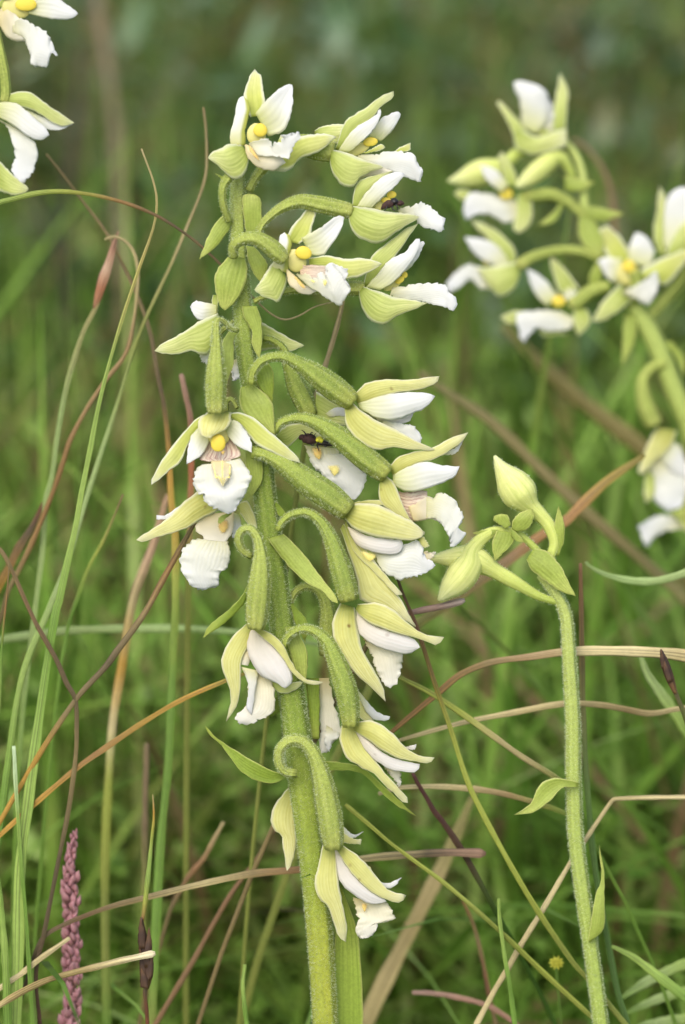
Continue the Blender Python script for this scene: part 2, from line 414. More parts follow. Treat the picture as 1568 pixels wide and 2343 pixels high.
def ribbons(name, base, height, width, lean, az, curl, mat, seg=4, label=None, cat_=None, fold=0):
    """many blades in one mesh: base (n,2), height, width, lean = sideways reach, az = direction, curl = bend power"""
    n = len(base); t = np.linspace(0, 1, seg + 1)
    d = np.stack([np.cos(az), np.sin(az)], 1)
    face = az + math.pi / 2 + rng.normal(0, .7, n); sd = np.stack([np.cos(face), np.sin(face), np.zeros(n)], 1)
    V = np.zeros((n, seg + 1, 2, 3))
    for k, tt in enumerate(t):
        off = lean * tt ** curl
        z = height * (tt - .25 * (lean / np.maximum(height, 1e-4)).clip(0, 1.6) * tt ** 2.5)
        c = np.stack([base[:, 0] + d[:, 0] * off, base[:, 1] + d[:, 1] * off, z - .004], 1)
        wd = (width * (1 - tt ** 2.2) * .5 + .0001)[:, None]
        V[:, k, 0] = c - sd * wd; V[:, k, 1] = c + sd * wd
    nv = (seg + 1) * 2; idx = np.arange(n)[:, None, None] * nv
    k = np.arange(seg)[None, :, None] * 2
    F = (idx + k + np.array([0, 1, 3, 2])[None, None, :]).reshape(-1, 4)
    me = bpy.data.meshes.new(name); me.vertices.add(n * nv); me.vertices.foreach_set('co', V.ravel())
    me.loops.add(F.size); me.loops.foreach_set('vertex_index', F.ravel().astype(np.int32))
    me.polygons.add(len(F)); me.polygons.foreach_set('loop_start', np.arange(0, F.size, 4, dtype=np.int32)); me.polygons.foreach_set('loop_total', np.full(len(F), 4, np.int32))
    me.update(calc_edges=True); me.polygons.foreach_set('use_smooth', np.ones(len(F), bool)); me.validate()
    o = link(name, me, mat); o['kind'] = 'stuff'
    if label: o['label'] = label; o['category'] = cat_
    return o
def scatter(n, y0, y1, spread=.30, a=.16, pw=1.0):
    y = y0 + (y1 - y0) * rng.random(n) ** pw; x = rng.uniform(-1, 1, n) * (spread + a * y)
    return np.stack([x, y], 1)
def clear(b, r=.012):
    """keep the stiff tall blades off the line of sight to the plants in front"""
    return b
m_grass = island_mat('meadow_grass', [(.12, (65, 94, 24)), (.32, (96, 131, 42)), (.5, (119, 154, 58)), (.68, (138, 167, 75)), (.88, (161, 178, 102))], trans=.34, dead=.45)
m_mid = island_mat('mid_grass', [(.12, (50, 75, 17)), (.32, (76, 107, 31)), (.5, (98, 129, 45)), (.68, (118, 143, 61)), (.88, (145, 160, 91))], big=30, trans=.3, dead=.6)
m_far = island_mat('rough_grass', [(.14, (44, 62, 18)), (.34, (68, 93, 30)), (.5, (91, 119, 45)), (.68, (109, 130, 62)), (.88, (135, 148, 96))], big=30, dead=.72)
m_turf = island_mat('turf_grass', [(.1, (79, 110, 31)), (.4, (114, 151, 52)), (.65, (134, 167, 68)), (.9, (158, 180, 95))], trans=.34, dead=.35)
m_leaf = island_mat('willow_leaf', [(.12, (36, 58, 28)), (.4, (67, 95, 51)), (.6, (94, 119, 79)), (.85, (134, 150, 123))], big=26, dead=.45)
m_herb = island_mat('herb_leaf', [(.12, (83, 118, 38)), (.4, (118, 154, 60)), (.65, (143, 175, 82)), (.9, (169, 191, 114))], trans=.34, dead=.15)
m_dry = island_mat('dead_grass', [(.1, (83, 62, 42)), (.4, (120, 93, 61)), (.7, (149, 126, 88)), (.95, (172, 154, 112))], dead=0)

b = scatter(22000, .05, 1.25, .34, .10); n = len(b)
ribbons('turf_grass', b, rng.uniform(.012, .05, n), rng.uniform(.0010, .0026, n), rng.uniform(.005, .06, n), rng.uniform(0, 6.283, n), 1.4, m_turf, 3, 'short green turf at the foot of the orchids', 'grass')
b = np.vstack([scatter(1700, .66, .84, .14, .04), scatter(110, .65, .74, .12, .02)]); n = len(b)
hh = np.where(np.arange(n) < 1700, rng.uniform(.35, 1.0, n) * .115, rng.uniform(.09, .19, n)); wd = np.where(np.arange(n) < 1700, rng.uniform(.0008, .0024, n), rng.uniform(.0014, .0028, n))
ribbons('meadow_grass', b, hh, wd, np.abs(rng.normal(.075, .05, n)), rng.uniform(0, 6.283, n), 1.3, m_grass, 6, 'bright green tangled grass behind the orchids', 'grass')
b = scatter(4200, .80, 1.02, .10, .08); n = len(b)
ribbons('mid_grass', b, rng.uniform(.035, .115, n), rng.uniform(.0010, .0026, n), np.abs(rng.normal(.06, .05, n)), rng.uniform(0, 6.283, n), 1.6, m_mid, 6, 'darker green grass beyond the bright tangle', 'grass')
b = np.vstack([scatter(3600, .88, 1.15, .1, .08), scatter(8000, 1.1, 2.0, .08, .15), scatter(6000, 1.9, 5.0, .2, .25)]); n = len(b)
ribbons('rough_grass', b, rng.uniform(.04, .13, n), rng.uniform(.0012, .0032, n), np.abs(rng.normal(.06, .04, n)), rng.uniform(0, 6.283, n), 1.6, m_far, 5, 'dull green and brown rough grass farther back in the meadow', 'grass')
b = np.vstack([scatter(420, .66, 1.0, .12, .06), scatter(2200, .95, 2.4, .1, .14)]); n = len(b)
ribbons('dead_grass', b, rng.uniform(.04, .14, n), rng.uniform(.0010, .0032, n), np.abs(rng.normal(.07, .05, n)), rng.uniform(0, 6.283, n), 1.4, m_dry, 5, 'scattered dead brown stems mixed through the meadow', 'grass')
def leaves(name, b, h0, h1, size, mat, label):
    n = len(b); L = rng.uniform(size[0], size[1], n); z = rng.uniform(h0, h1, n)
    L = L * np.clip(b[:, 1] / 1.2, .6, 1.3); az = rng.uniform(0, 6.283, n); pit = rng.uniform(-.3, 1.0, n)
    d = np.stack([np.cos(az) * np.cos(pit), np.sin(az) * np.cos(pit), np.sin(pit)], 1); sd = np.stack([-np.sin(az), np.cos(az), np.zeros(n)], 1)
    nr = np.cross(d, sd); c = np.stack([b[:, 0], b[:, 1], z], 1)
    W = L * rng.uniform(.28, .45, n)
    pr = [(0, 0, 0), (.35, -.5, .12), (.4, 0, 0), (.35, .5, .12), (.75, -.34, .1), (.78, 0, .02), (.75, .34, .1), (1, 0, .06)]
    V = np.stack([c + d * (L * p[0])[:, None] + sd * (W * p[1])[:, None] - nr * (W * p[2])[:, None] for p in pr], 1)
    F = np.array([[0, 2, 1, 1], [0, 3, 2, 2], [1, 2, 5, 4], [2, 3, 6, 5], [4, 5, 7, 7], [5, 6, 7, 7]])
    fs = []
    for i in range(n):
        o8 = i * 8
        fs += [[o8, o8 + 2, o8 + 1], [o8, o8 + 3, o8 + 2], [o8 + 1, o8 + 2, o8 + 5, o8 + 4], [o8 + 2, o8 + 3, o8 + 6, o8 + 5], [o8 + 4, o8 + 5, o8 + 7], [o8 + 5, o8 + 6, o8 + 7]]
    me = bpy.data.meshes.new(name); me.from_pydata(V.reshape(-1, 3).tolist(), [], fs); me.polygons.foreach_set('use_smooth', [True] * len(fs))
    o = link(name, me, mat); o['kind'] = 'stuff'; o['label'] = label; o['category'] = 'leaves'
b = scatter(5200, .66, .98, .10, .08)
leaves('herb_leaves', b, .004, np.interp(b[:, 1], [.66, .8, 1.0], [.045, .065, .08]), (.007, .018), m_herb, 'small fresh green herb leaves low between the grass blades')
b = np.vstack([scatter(2600, .86, 1.1, .1, .08), scatter(8500, 1.05, 2.2, .08, .15)])
leaves('willow_leaves', b, .005, np.interp(b[:, 1], [.86, 1.2], [.08, .125]), (.008, .022), m_leaf, 'grey-green small leaves of low creeping shrubs farther back')

# ------------------------------------------------------------------ the tall flowering orchid
MAIN_STEM = '545,392 544,450 545,520 550,620 556,720 562,800 578,890 592,990 603,1100 617,1220 635,1350 655,1500 672,1620 688,1740 706,1880 720,2010 733,2150 742,2300 744,2342'
mo = Plant('orchid_plant', 'tall white orchid in full bloom, its thick downy stem hung with nodding cream flowers',
           root_at('D', '733,2150 740,2250 744,2342', 0), 0, 'white orchids among the grass')
mo.tube('stem', 'D', MAIN_STEM, [15, 18, 19, 21, 22, 23, 25, 25, 26, 27, 28, 28, 31, 33, 31, 29, 29, 28, 28], 0, 'stem', 6, .04, 24, 150, to_ground=True, hair=1.3)

# 1 top flower, facing out
mo.flower('D', '524,505 512,470 510,435 520,410 545,385', [9, 9, 10, 12, 14], [10, 30, 40, 40, 30], [
  ('sepal', 'sepal_in', 'W4', '545,560 485,430 475,330 500,200 540,110 590,32', '660,540 705,410 690,280 665,120 625,70 590,32', [10, 5, -10, -30], dict(bulge=-.2)),
  ('petal', 'petal', 'W4', '600,520 700,400 850,262 960,200 1000,205', '740,770 900,720 985,540 1017,350 1000,205', [22, 25, 20, 5], dict(bulge=-.12)),
  ('petal', 'petal_fold', 'W4', '330,890 320,780 370,560 400,400 430,345 470,330', '490,870 490,720 520,570 545,475 510,375 470,330', [34, 38, 34, 26], dict(bulge=.16)),
  ('sepal', 'sepal', 'W4', '460,870 320,855 230,900 130,940 80,1010', '525,980 512,1120 440,1222 340,1230 200,1100 80,1010', [36, 50, 60, 62], dict(bulge=.22)),
  ('sepal', 'sepal_in', 'W4', '880,755 1090,765 1300,740 1400,750 1490,780', '720,1120 900,1165 1010,1120 1090,1020 1300,940 1490,780', [26, 28, 24, 20], dict(bulge=.18)),
  ('ball', 'column', 'column', 'W4', '605,745', (105, 120), 34),
  ('ball', 'anther_cap', 'anther', 'W4', '650,700', (92, 88), 52),
  ('lip_cup', 'cup', 'W4', '485,865 500,960 560,1060 650,1120 800,1145 930,1060', '500,860 580,900 660,960 760,960 860,980 930,1060', [44, 56, 60, 50], dict(bulge=.25)),
  ('nectar_patch', 'ochre', 'W4', '505,855 540,940 600,1010 648,1042', '540,866 592,930 632,1000 648,1042', [72, 74, 76, 74]),
  ('lip', 'lip', 'W4', '525,850 690,798 750,820 780,878 802,848 860,840 905,790 900,758 1000,745 1080,725', '525,850 590,930 650,985 760,985 900,1000 960,1025 990,960 1030,870 1085,800 1080,725', [62, 72, 84, 90], dict(ruf=7, bulge=-.15)),
], 'ovary', zb=20)
# 2 upper right, in profile
mo.flower('Z1', '345,740 390,660 470,570 560,510 650,500 730,520 800,535', [26, 26, 36, 52, 62, 66, 60], [0, 5, 0, -5, 0, 0], [
  ('sepal', 'sepal', 'Z1', '700,420 740,395 800,385 860,385', '700,440 760,470 820,490 860,460', [-30, -24, -20], dict(bulge=.2)),
  ('sepal', 'sepal', 'W5', '190,700 250,520 300,400 400,320 500,270 600,190 700,120 780,95 825,70', '250,710 340,590 420,480 560,395 640,310 700,225 820,145 825,70', [0, 8, 6, -4], dict(bulge=.2)),
  ('petal', 'petal', 'W5', '560,560 670,390 760,330 840,295 880,295', '680,610 760,550 830,470 880,380 905,330 880,295', [-24, -20, -18]),
  ('petal', 'petal', 'W5', '230,715 330,560 430,450 560,380 640,320 655,268 680,265', '335,735 430,660 540,560 620,470 670,380 690,300 680,265', [16, 22, 18, 10], dict(bulge=.15)),
  ('ball', 'column', 'column', 'W5', '430,700', (140, 60), -4, -25),
  ('ball', 'anther_cap', 'anther', 'W5', '570,615', (95, 58), 2, -8),
  ('rostellum', 'sepal_in', 'W5', '500,735 600,690 690,640 735,675', '520,742 620,725 700,700 735,675', 4),
  ('sepal', 'sepal_in', 'W5', '820,740 870,690 940,660 1005,628', '860,745 940,725 1000,705 1005,628', -30),
  ('lip', 'lip', 'W5', '440,760 560,745 640,765 720,730 800,718 900,730 980,730 1050,760 1080,820 1100,890 1138,885 1135,930', '420,830 600,880 720,910 820,940 930,985 1020,1020 1105,1050 1135,930', [0, 0, 0, 8], dict(bulge=.2)),
  ('lip_cup', 'cup', 'W5', '400,900 520,880 680,890 820,930', '380,1080 480,1010 600,980 720,952 820,940', [6, 6, 4], dict(bulge=.2)),
  ('sepal', 'sepal', 'W5', '150,700 320,735 450,790 620,850 715,892', '138,790 165,940 240,1060 330,1105 405,1090 450,1010 560,950 650,915 715,892', [16, 26, 26, 18], dict(bulge=.28)),
], 'ovary', zb=0)
# 3 right, in profile with a beetle in its mouth
mo.flower('Z1', '395,990 415,930 460,880 530,830 620,800 720,815 810,835 900,855', [18, 22, 26, 34, 42, 48, 48, 46], [20, 25, 20, 15, 10], [
  ('sepal', 'sepal', 'W5', '375,1330 400,1150 440,1050 600,980 820,930', '440,1330 500,1210 600,1100 700,1010 820,930', [0, 6, 0], dict(bulge=.2)),
  ('petal', 'petal', 'W5', '425,1320 510,1190 600,1090 700,1000 820,950 910,940 932,960', '590,1335 680,1240 780,1150 860,1080 932,985 932,960', [14, 20, 14], dict(bulge=.15)),
  ('ball', 'column', 'column', 'W5', '690,1290', (110, 55), -4, -32),
  ('ball', 'anther_cap', 'anther', 'W5', '800,1185', (62, 46), 0, -10),
  ('ball', 'stigma', 'anther', 'W5', '750,1250', (62, 36), 4, 15),
  ('lip', 'lip', 'W5', '860,1345 940,1325 1040,1300 1110,1275 1200,1295 1250,1340 1300,1385 1360,1440 1368,1500', '900,1400 1060,1420 1090,1500 1170,1545 1260,1560 1335,1592 1368,1500', [4, 0, 6], dict(bulge=.2)),
  ('sepal', 'sepal', 'W5', '390,1310 560,1330 700,1360 900,1385 1030,1400 1098,1425', '348,1390 348,1520 420,1630 520,1690 620,1715 720,1690 850,1590 960,1520 1060,1460 1098,1425', [16, 26, 26, 14], dict(bulge=.28)),
], 'ovary', zb=10)
# 4 facing out and right
mo.flower('Z1', '262,1100 265,1040 310,1005 380,1000 440,1030 500,1080 540,1120', [26, 30, 34, 40, 48, 52, 40], [40, 62, 70, 66, 60], [
  ('sepal', 'sepal_in', 'W7', '290,290 330,190 400,110 440,60 485,12', '390,310 460,250 488,160 510,60 485,12', [0, -5, -15], dict(bulge=-.2)),
  ('sepal', 'sepal_in', 'W7', '460,410 580,395 700,415 880,415 985,455', '460,470 600,480 700,560 800,555 900,510 985,455', [10, 20, 25, 20], dict(bulge=.15)),
  ('petal', 'petal', 'W7', '400,265 480,225 560,180 620,130 680,105 712,120', '470,395 560,390 610,330 660,260 700,180 712,120', [16, 18, 10], dict(bulge=-.12)),
  ('petal', 'petal_fold', 'W7', '190,490 210,400 240,300 250,250 280,228', '305,520 310,420 332,300 315,250 280,228', [32, 36, 30], dict(bulge=.16)),
  ('sepal', 'sepal', 'W7', '200,440 150,510 100,590 60,640', '298,550 290,620 260,690 235,730 190,712 120,690 60,640', [30, 44, 50], dict(bulge=.2)),
  ('ball', 'column', 'column', 'W7', '360,430', (72, 85), 28, -20),
  ('ball', 'anther_cap', 'anther', 'W7', '415,372', (72, 56), 44, 10),
  ('lip_cup', 'cup_vein', 'W7', '390,465 480,465 590,470', '395,535 480,560 590,540', 32, dict(bulge=-.2)),
  ('lip_cup', 'cup', 'W7', '295,500 310,590 370,650 440,676 510,655', '300,495 360,545 410,600 450,620 510,655', [40, 54, 52], dict(bulge=.3)),
  ('nectar_patch', 'ochre', 'W7', '340,535 365,580 400,625 435,637', '352,535 395,575 425,610 435,637', 74),
  ('lip', 'lip', 'W7', '365,530 440,525 500,552 540,512 582,552 575,480 620,450 680,475 740,490', '365,530 430,592 500,642 570,692 640,732 685,757 740,682 760,625 722,592 740,490', [64, 74, 84, 88], dict(ruf=7, bulge=.1)),
  ('lip_ridge', 'ridge', 'W7', '465,565 485,568 505,585', '470,580 490,592 505,585', 84), ('lip_ridge', 'ridge', 'W7', '555,560 575,560 590,585', '560,610 575,620 590,585', 94),
], 'ovary', zb=30)
# 5 right, in profile
mo.flower('W7', '60,730 120,700 300,650 560,610 700,625 800,630 860,632', [20, 22, 30, 50, 58, 60, 54], [10, 0, -10, -10, 0, 0], [
  ('sepal', 'sepal', 'W7', '845,620 880,490 910,400 1000,320 1080,260 1150,200 1245,165', '920,610 980,500 1080,400 1145,315 1185,245 1245,165', [0, 8, 0], dict(bulge=.2)),
  ('petal', 'petal', 'W7', '1100,500 1200,380 1262,298 1288,293', '1130,530 1200,470 1250,400 1292,312 1288,293', -12),
  ('petal', 'petal', 'W7', '870,622 960,520 1050,420 1150,370 1200,310 1238,267 1256,272', '975,645 1080,580 1170,480 1230,390 1262,305 1256,272', [14, 20, 12], dict(bulge=.15)),
  ('ball', 'column', 'column', 'W7', '1060,605', (75, 32), -4, -30),
  ('ball', 'anther_cap', 'anther', 'W7', '1148,533', (26, 28), 0), ('ball', 'stigma', 'anther', 'W7', '1110,570', (36, 26), 2, -30),
  ('lip', 'lip', 'W7', '1060,625 1160,612 1240,595 1330,595 1440,605 1465,660 1500,680 1530,745', '1040,690 1180,715 1310,740 1400,755 1450,770 1500,797 1530,745', [0, 0, 6], dict(bulge=.2)),
  ('sepal', 'sepal', 'W7', '850,620 960,652 1060,690 1180,710 1312,736', '820,650 830,740 870,830 930,880 1000,893 1060,850 1140,810 1230,780 1312,736', [16, 26, 22], dict(bulge=.28)),
], 'ovary', zb=10)
# 6 seen from behind, left of the stem
mo.flower('X1', '1010,560 960,600 900,640 850,680 800,640 800,560', [26, 26, 30, 40, 45, 40], [-20, -30, -40], [
  ('petal', 'petal', 'X1', '840,400 740,380 650,362 600,380 578,420', '840,500 760,530 680,555 610,500 578,420', [-20, -24, -28], dict(bulge=.15)),
  ('sepal', 'sepal', 'X1', '850,480 700,545 550,640 400,730 300,780 222,855', '830,760 750,890 660,885 590,850 460,890 330,885 222,855', [0, 6, 6, 0], dict(bulge=.15)),
  ('sepal', 'sepal', 'X1', '1270,560 1400,640 1520,710 1700,800', '1270,860 1400,830 1500,860 1600,850 1700,800', [-50, -50, -52], dict(bulge=.12)),
  ('sepal', 'sepal', 'X1', '800,300 790,360 800,420 840,500', '850,300 850,360 850,420 850,500', -30),
  ('lip', 'lip', 'X1', '670,880 680,930 720,980 800,960', '760,870 780,920 800,940 800,960', -40), ('lip', 'lip', 'X1', '990,950 985,1060 1000,1140 1040,1130', '1040,930 1060,1030 1060,1100 1040,1130', -60),
], 'ovary', zb=-10, hair=.3)
# 7 the front flower, nodding below its long ovary
mo.flower('X1', '1050,655 980,630 900,560 850,545 832,620 835,800 830,1000 828,1200 830,1400 835,1470', [24, 26, 30, 45, 60, 85, 105, 112, 105, 96], [10, 30, 50, 55, 55, 60, 60, 60, 60], [
  ('sepal', 'sepal_in', 'W6', '620,130 520,150 380,290 240,460 120,640 50,770 35,845', '560,240 480,320 410,440 330,620 220,700 120,790 35,845', [0, 6, 10, 6], dict(bulge=.12)),
  ('sepal', 'sepal_in', 'W6', '810,115 950,110 1090,170 1260,310 1420,450 1530,560 1557,620', '840,160 940,225 1030,340 1110,430 1250,500 1400,575 1557,620', [0, 8, 16, 14], dict(bulge=.12)),
  ('petal', 'petal', 'W6', '530,240 440,360 410,480 396,632', '640,350 615,440 570,520 500,580 396,632', [6, 18, 30], dict(bulge=.15)),
  ('petal', 'petal', 'W6', '790,260 850,190 930,210 1010,310 1060,420 1060,515', '800,300 830,360 900,440 980,480 1060,515', [10, 20, 30], dict(bulge=.15)),
  ('lip_cup', 'cup_vein', 'W6', '610,380 590,480 530,580 590,600 650,615 655,680', '850,380 900,430 948,530 915,565 855,590 850,680', [-6, 4, 16, 22], dict(bulge=-.12)),
  ('ball', 'column', 'column', 'W6', '720,350', (110, 90), 8),
  ('ball', 'anther_cap', 'anther', 'W6', '715,415', (90, 108), 38),
  ('nectar_patch', 'ochre', 'W6', '745,505 750,525 770,540', '785,490 788,510 770,540', 76),
  ('lip', 'lip', 'W6', '655,690 610,650 560,645 495,690 470,800 480,880 550,960 600,1030 700,1090 780,1130 845,1132', '845,690 880,620 950,590 1000,660 1050,720 1055,790 1020,870 970,980 900,1080 870,1125 845,1132', [28, 44, 52, 40], dict(ruf=6, nu=44)),
  ('lip_ridge', 'cup', 'W6', '645,600 665,690 695,775 765,870', '855,600 848,690 830,775 765,870', [34, 54, 62, 60], dict(bulge=.1)),
  ('lip_ridge', 'ridge', 'W6', '665,640 680,720 690,790 720,770 765,872', '680,640 695,720 705,765 740,760 775,865', [60, 72, 76, 74]), ('lip_ridge', 'ridge', 'W6', '835,640 828,720 840,780 800,770 768,872', '850,640 845,720 825,760 780,780 775,862', [60, 72, 76, 74]),
  ('lip_ridge', 'ridge', 'W6', '750,590 752,680 758,780 768,860', '772,590 772,680 772,780 770,860', [62, 80, 86, 78]),
  ('sepal', 'sepal_old', 'W6', '600,110 525,180 515,250 540,330 590,360 640,365', '850,105 850,200 810,270 740,310 690,330 640,365', [20, 40, 50, 54], dict(bulge=.2)),
], 'ovary', zb=60, hair=1.5, hl=(4, 7.5))
# 8 lower left, hanging lip
mo.flower('X1', '1040,1420 1000,1345 960,1330 930,1370 930,1440', [22, 24, 26, 30, 34], [10, 0, -10], [
  ('petal', 'petal', 'Z2', '300,960 220,980 160,1020 112,1022', '300,1000 200,1030 150,1042 112,1040', -4),
  ('sepal', 'sepal_old', 'Z2', '310,905 240,960 170,1030 100,1080 20,1135', '400,1000 310,1045 250,1082 150,1112 60,1142 20,1135', [-10, 8, 20], dict(bulge=.2)),
  ('sepal', 'sepal_old', 'W6', '900,1060 1010,1010 1080,1130 1130,1300', '930,1090 980,1190 1050,1280 1130,1300', [-16, -10, -6], dict(bulge=.15)),
  ('petal', 'petal', 'W6', '880,1130 870,1250 860,1390', '930,1150 955,1250 930,1380', -34),
  ('lip_cup', 'cup', 'W6', '620,1140 500,1240 485,1290 520,1340 570,1380 560,1440', '880,1120 875,1280 840,1370 805,1420 790,1450', [-12, -4, 4], dict(bulge=-.12)),
  ('nectar_patch', 'ochre', 'W6', '720,1190 710,1280 750,1350', '830,1200 830,1280 790,1340', 0),
  ('lip', 'lip', 'W6', '560,1430 500,1395 400,1460 340,1540 335,1680 380,1790 440,1870 500,1905 590,1915', '790,1440 820,1440 845,1530 820,1680 740,1750 720,1840 730,1865 650,1900 590,1915', [6, 12, 12, 0], dict(ruf=7, nu=44)),
  ('lip_tip', 'bract', 'W6', '830,1130 740,1170 710,1220 730,1240', '860,1140 800,1190 760,1230 730,1240', 50),
], 'ovary', zb=0, hair=.4)
# 9 right, ovary arching out
mo.flower('Z2', '545,425 552,370 600,315 690,300 790,350 890,420 1010,510', [20, 21, 23, 34, 56, 62, 48], [40, 45, 40, 30, 22, 20], [
  ('sepal', 'sepal_old', 'Z2', '1010,475 1070,420 1140,405 1260,405 1340,395 1402,388', '1030,515 1120,488 1200,465 1290,452 1380,425 1402,388', [4, 10, 4], dict(bulge=.2)),
  ('petal', 'petal_old', 'Z2', '1110,575 1200,580 1282,560', '1120,592 1200,608 1262,596 1282,560', -20),
  ('petal', 'petal', 'Z2', '1030,515 1120,485 1220,465 1330,463 1382,480', '1040,535 1120,580 1200,587 1290,556 1350,522 1382,480', [10, 16, 8], dict(bulge=.2)),
  ('lip', 'lip', 'Z2', '1140,590 1240,605 1290,620 1322,670', '1150,640 1260,690 1310,700 1322,670', -10),
  ('sepal', 'sepal_old', 'Z2', '1000,505 1040,540 1110,590 1200,630 1290,680 1382,725', '968,530 973,600 1010,660 1060,700 1120,727 1180,712 1280,722 1382,725', [16, 26, 24, 14], dict(bulge=.22)),
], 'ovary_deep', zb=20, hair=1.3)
# 10 half hidden, an insect walking in it
mo.flower('Z2', '600,215 640,225 690,265 715,340 750,430 790,510 815,570', [16, 18, 22, 36, 50, 52, 44], [-40, -45, -45, -40, -36], [
  ('sepal', 'sepal', 'Z2', '840,460 900,490 985,540', '835,570 900,610 985,615', -36, dict(bulge=.15)),
  ('petal', 'petal', 'Z2', '880,560 920,535 970,530', '900,575 940,570 985,575', -32),
  ('sepal', 'sepal', 'X2', '265,420 340,340 450,290 600,290 760,380', '300,470 400,545 450,500 560,420 760,470', [-50, -46, -46], dict(bulge=.12)),
  ('lip', 'lip', 'X2', '570,520 620,620 660,720 760,830 900,960 1000,1050 1070,1110', '940,560 960,640 1000,620 1100,700 1200,790 1240,850 1210,980 1150,1080 1070,1110', [-44, -36, -30, -34], dict(nu=40)),
  ('nectar_patch', 'ochre', 'X2', '640,540 660,600 690,650 730,680', '760,540 770,600 760,660 730,680', -26),
  ('nectar_patch', 'ridge', 'X2', '800,740 840,790 900,860', '960,730 960,800 900,860', -22),
], 'ovary_deep', zb=0)
# 11 right, big mottled ovary
mo.flower('Z2', '650,645 680,600 760,580 850,605 950,670 1060,760 1165,840', [18, 22, 32, 48, 56, 58, 50], [10, 12, 14, 20, 24], [
  ('sepal', 'sepal_old', 'Z2', '1170,805 1210,760 1280,735 1370,715 1450,670 1532,645', '1195,850 1280,795 1370,768 1430,742 1500,692 1532,645', [6, 12, 0], dict(bulge=.2)),
  ('petal', 'petal', 'Z2', '1395,745 1470,720 1512,678', '1410,752 1480,737 1512,678', -14),
  ('lip_cup', 'cup_vein', 'X3', '780,150 900,160 1050,140 1085,150', '870,420 960,450 1050,430 1110,415', [-10, -6, -4], dict(bulge=.15)),
  ('lip_cup', 'cup', 'X3', '900,300 1000,260 1080,200 1150,220', '950,440 1040,440 1110,420 1180,440', [-2, 2, 4], dict(bulge=.1)),
  ('lip', 'lip', 'X3', '1080,205 1140,210 1190,175 1250,170 1330,210 1400,300 1445,390 1400,490 1420,540 1470,580 1400,660', '1080,430 1150,420 1220,470 1280,560 1310,640 1320,690 1360,690 1400,660', [4, 8, 10, 0], dict(ruf=6, nu=42)),
  ('petal', 'petal', 'Z2', '1190,840 1260,800 1340,780 1420,795 1492,800', '1190,880 1260,917 1330,906 1420,872 1475,842 1492,800', [14, 22, 12], dict(bulge=.2)),
  ('sepal', 'sepal_old', 'Z2', '1155,840 1198,880 1230,960 1270,1040 1335,1100', '1128,880 1130,960 1180,1005 1250,1060 1335,1112', [16, 20, 14], dict(bulge=.2)),
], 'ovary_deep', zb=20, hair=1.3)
# 12 right of the stem, closed hood
mo.flower('Z2', '545,735 610,745 700,795 800,870 890,930 990,1005', [30, 36, 52, 64, 66, 52], [30, 34, 36, 40, 42], [
  ('sepal', 'sepal_old', 'X3', '260,470 420,640 560,830 700,1000 860,1280 975,1480', '230,520 330,800 400,1040 430,1230 620,1280 800,1380 975,1490', [4, 6, 2], dict(bulge=.12)),
  ('sepal', 'sepal_old', 'X3', '290,440 400,700 560,850 700,1000 840,1160', '270,480 360,740 520,900 680,1070 780,1170 840,1172', [10, 14, 14], dict(bulge=.1)),
  ('nectar_patch', 'ridge', 'X3', '430,730 560,760 580,800', '440,780 520,850 580,800', 18),
  ('lip', 'lip', 'X3', '560,760 800,700 960,640 1030,680 1060,790 1150,860 1150,900', '590,800 640,920 760,1000 900,1008 1050,970 1120,930 1150,900', [12, 16, 18, 20], dict(ruf=3)),
  ('lip', 'cup', 'X3', '1040,750 1100,750 1170,755', '1045,800 1110,830 1170,755', 14),
  ('petal', 'petal_old', 'X3', '300,500 500,590 680,620 830,630', '330,580 420,700 600,760 780,775 850,700 830,630', [22, 30, 28], dict(bulge=.22)),
  ('sepal', 'sepal_old', 'X3', '1000,620 1040,595 1080,640 1110,690', '1010,640 1040,690 1080,705 1110,690', 22),
  ('sepal', 'sepal_old', 'X3', '330,270 480,240 640,240 760,300', '340,300 480,270 640,290 760,320', 8),
  ('sepal', 'sepal_old', 'X3', '320,280 460,270 620,290 800,380 960,460 1060,560', '270,420 340,500 500,580 700,612 960,635 1060,570', [30, 44, 44, 34], dict(bulge=.24)),
], 'ovary_deep', zb=30, hair=1.5)
# 13 right, half-open bell
mo.flower('X2', '290,1440 330,1360 400,1290 520,1250 640,1260 770,1370 870,1560 950,1800 1020,2050 1060,2200', [38, 42, 48, 56, 70, 90, 110, 125, 128, 120], [30, 36, 40, 44, 46], [
  ('lip', 'lip_old', 'Z3', '1055,800 1090,870 1110,940 1150,1005 1180,1027', '1110,820 1225,860 1228,930 1212,1000 1180,1027', [-6, 0, 2], dict(ruf=6)),
  ('sepal', 'sepal_old', 'Z3', '1015,660 1030,760 1050,850 1100,940 1140,1020 1157,1087', '950,640 918,720 918,800 970,890 1030,970 1090,1022 1130,1062 1157,1087', [10, 24, 24, 10], dict(bulge=.25)),
  ('petal', 'petal_old', 'Z3', '1022,670 1080,730 1180,770 1280,800 1313,840', '1025,690 1040,780 1110,832 1200,862 1260,870 1313,840', [20, 30, 26], dict(bulge=.25)),
  ('sepal', 'sepal_old', 'Z3', '1030,645 1120,638 1190,670 1260,730 1330,780 1422,795', '1020,670 1070,722 1160,762 1270,792 1340,812 1388,832 1422,795', [24, 40, 40, 30], dict(bulge=.24)),
], 'ovary_deep', zb=40, hair=1.6)
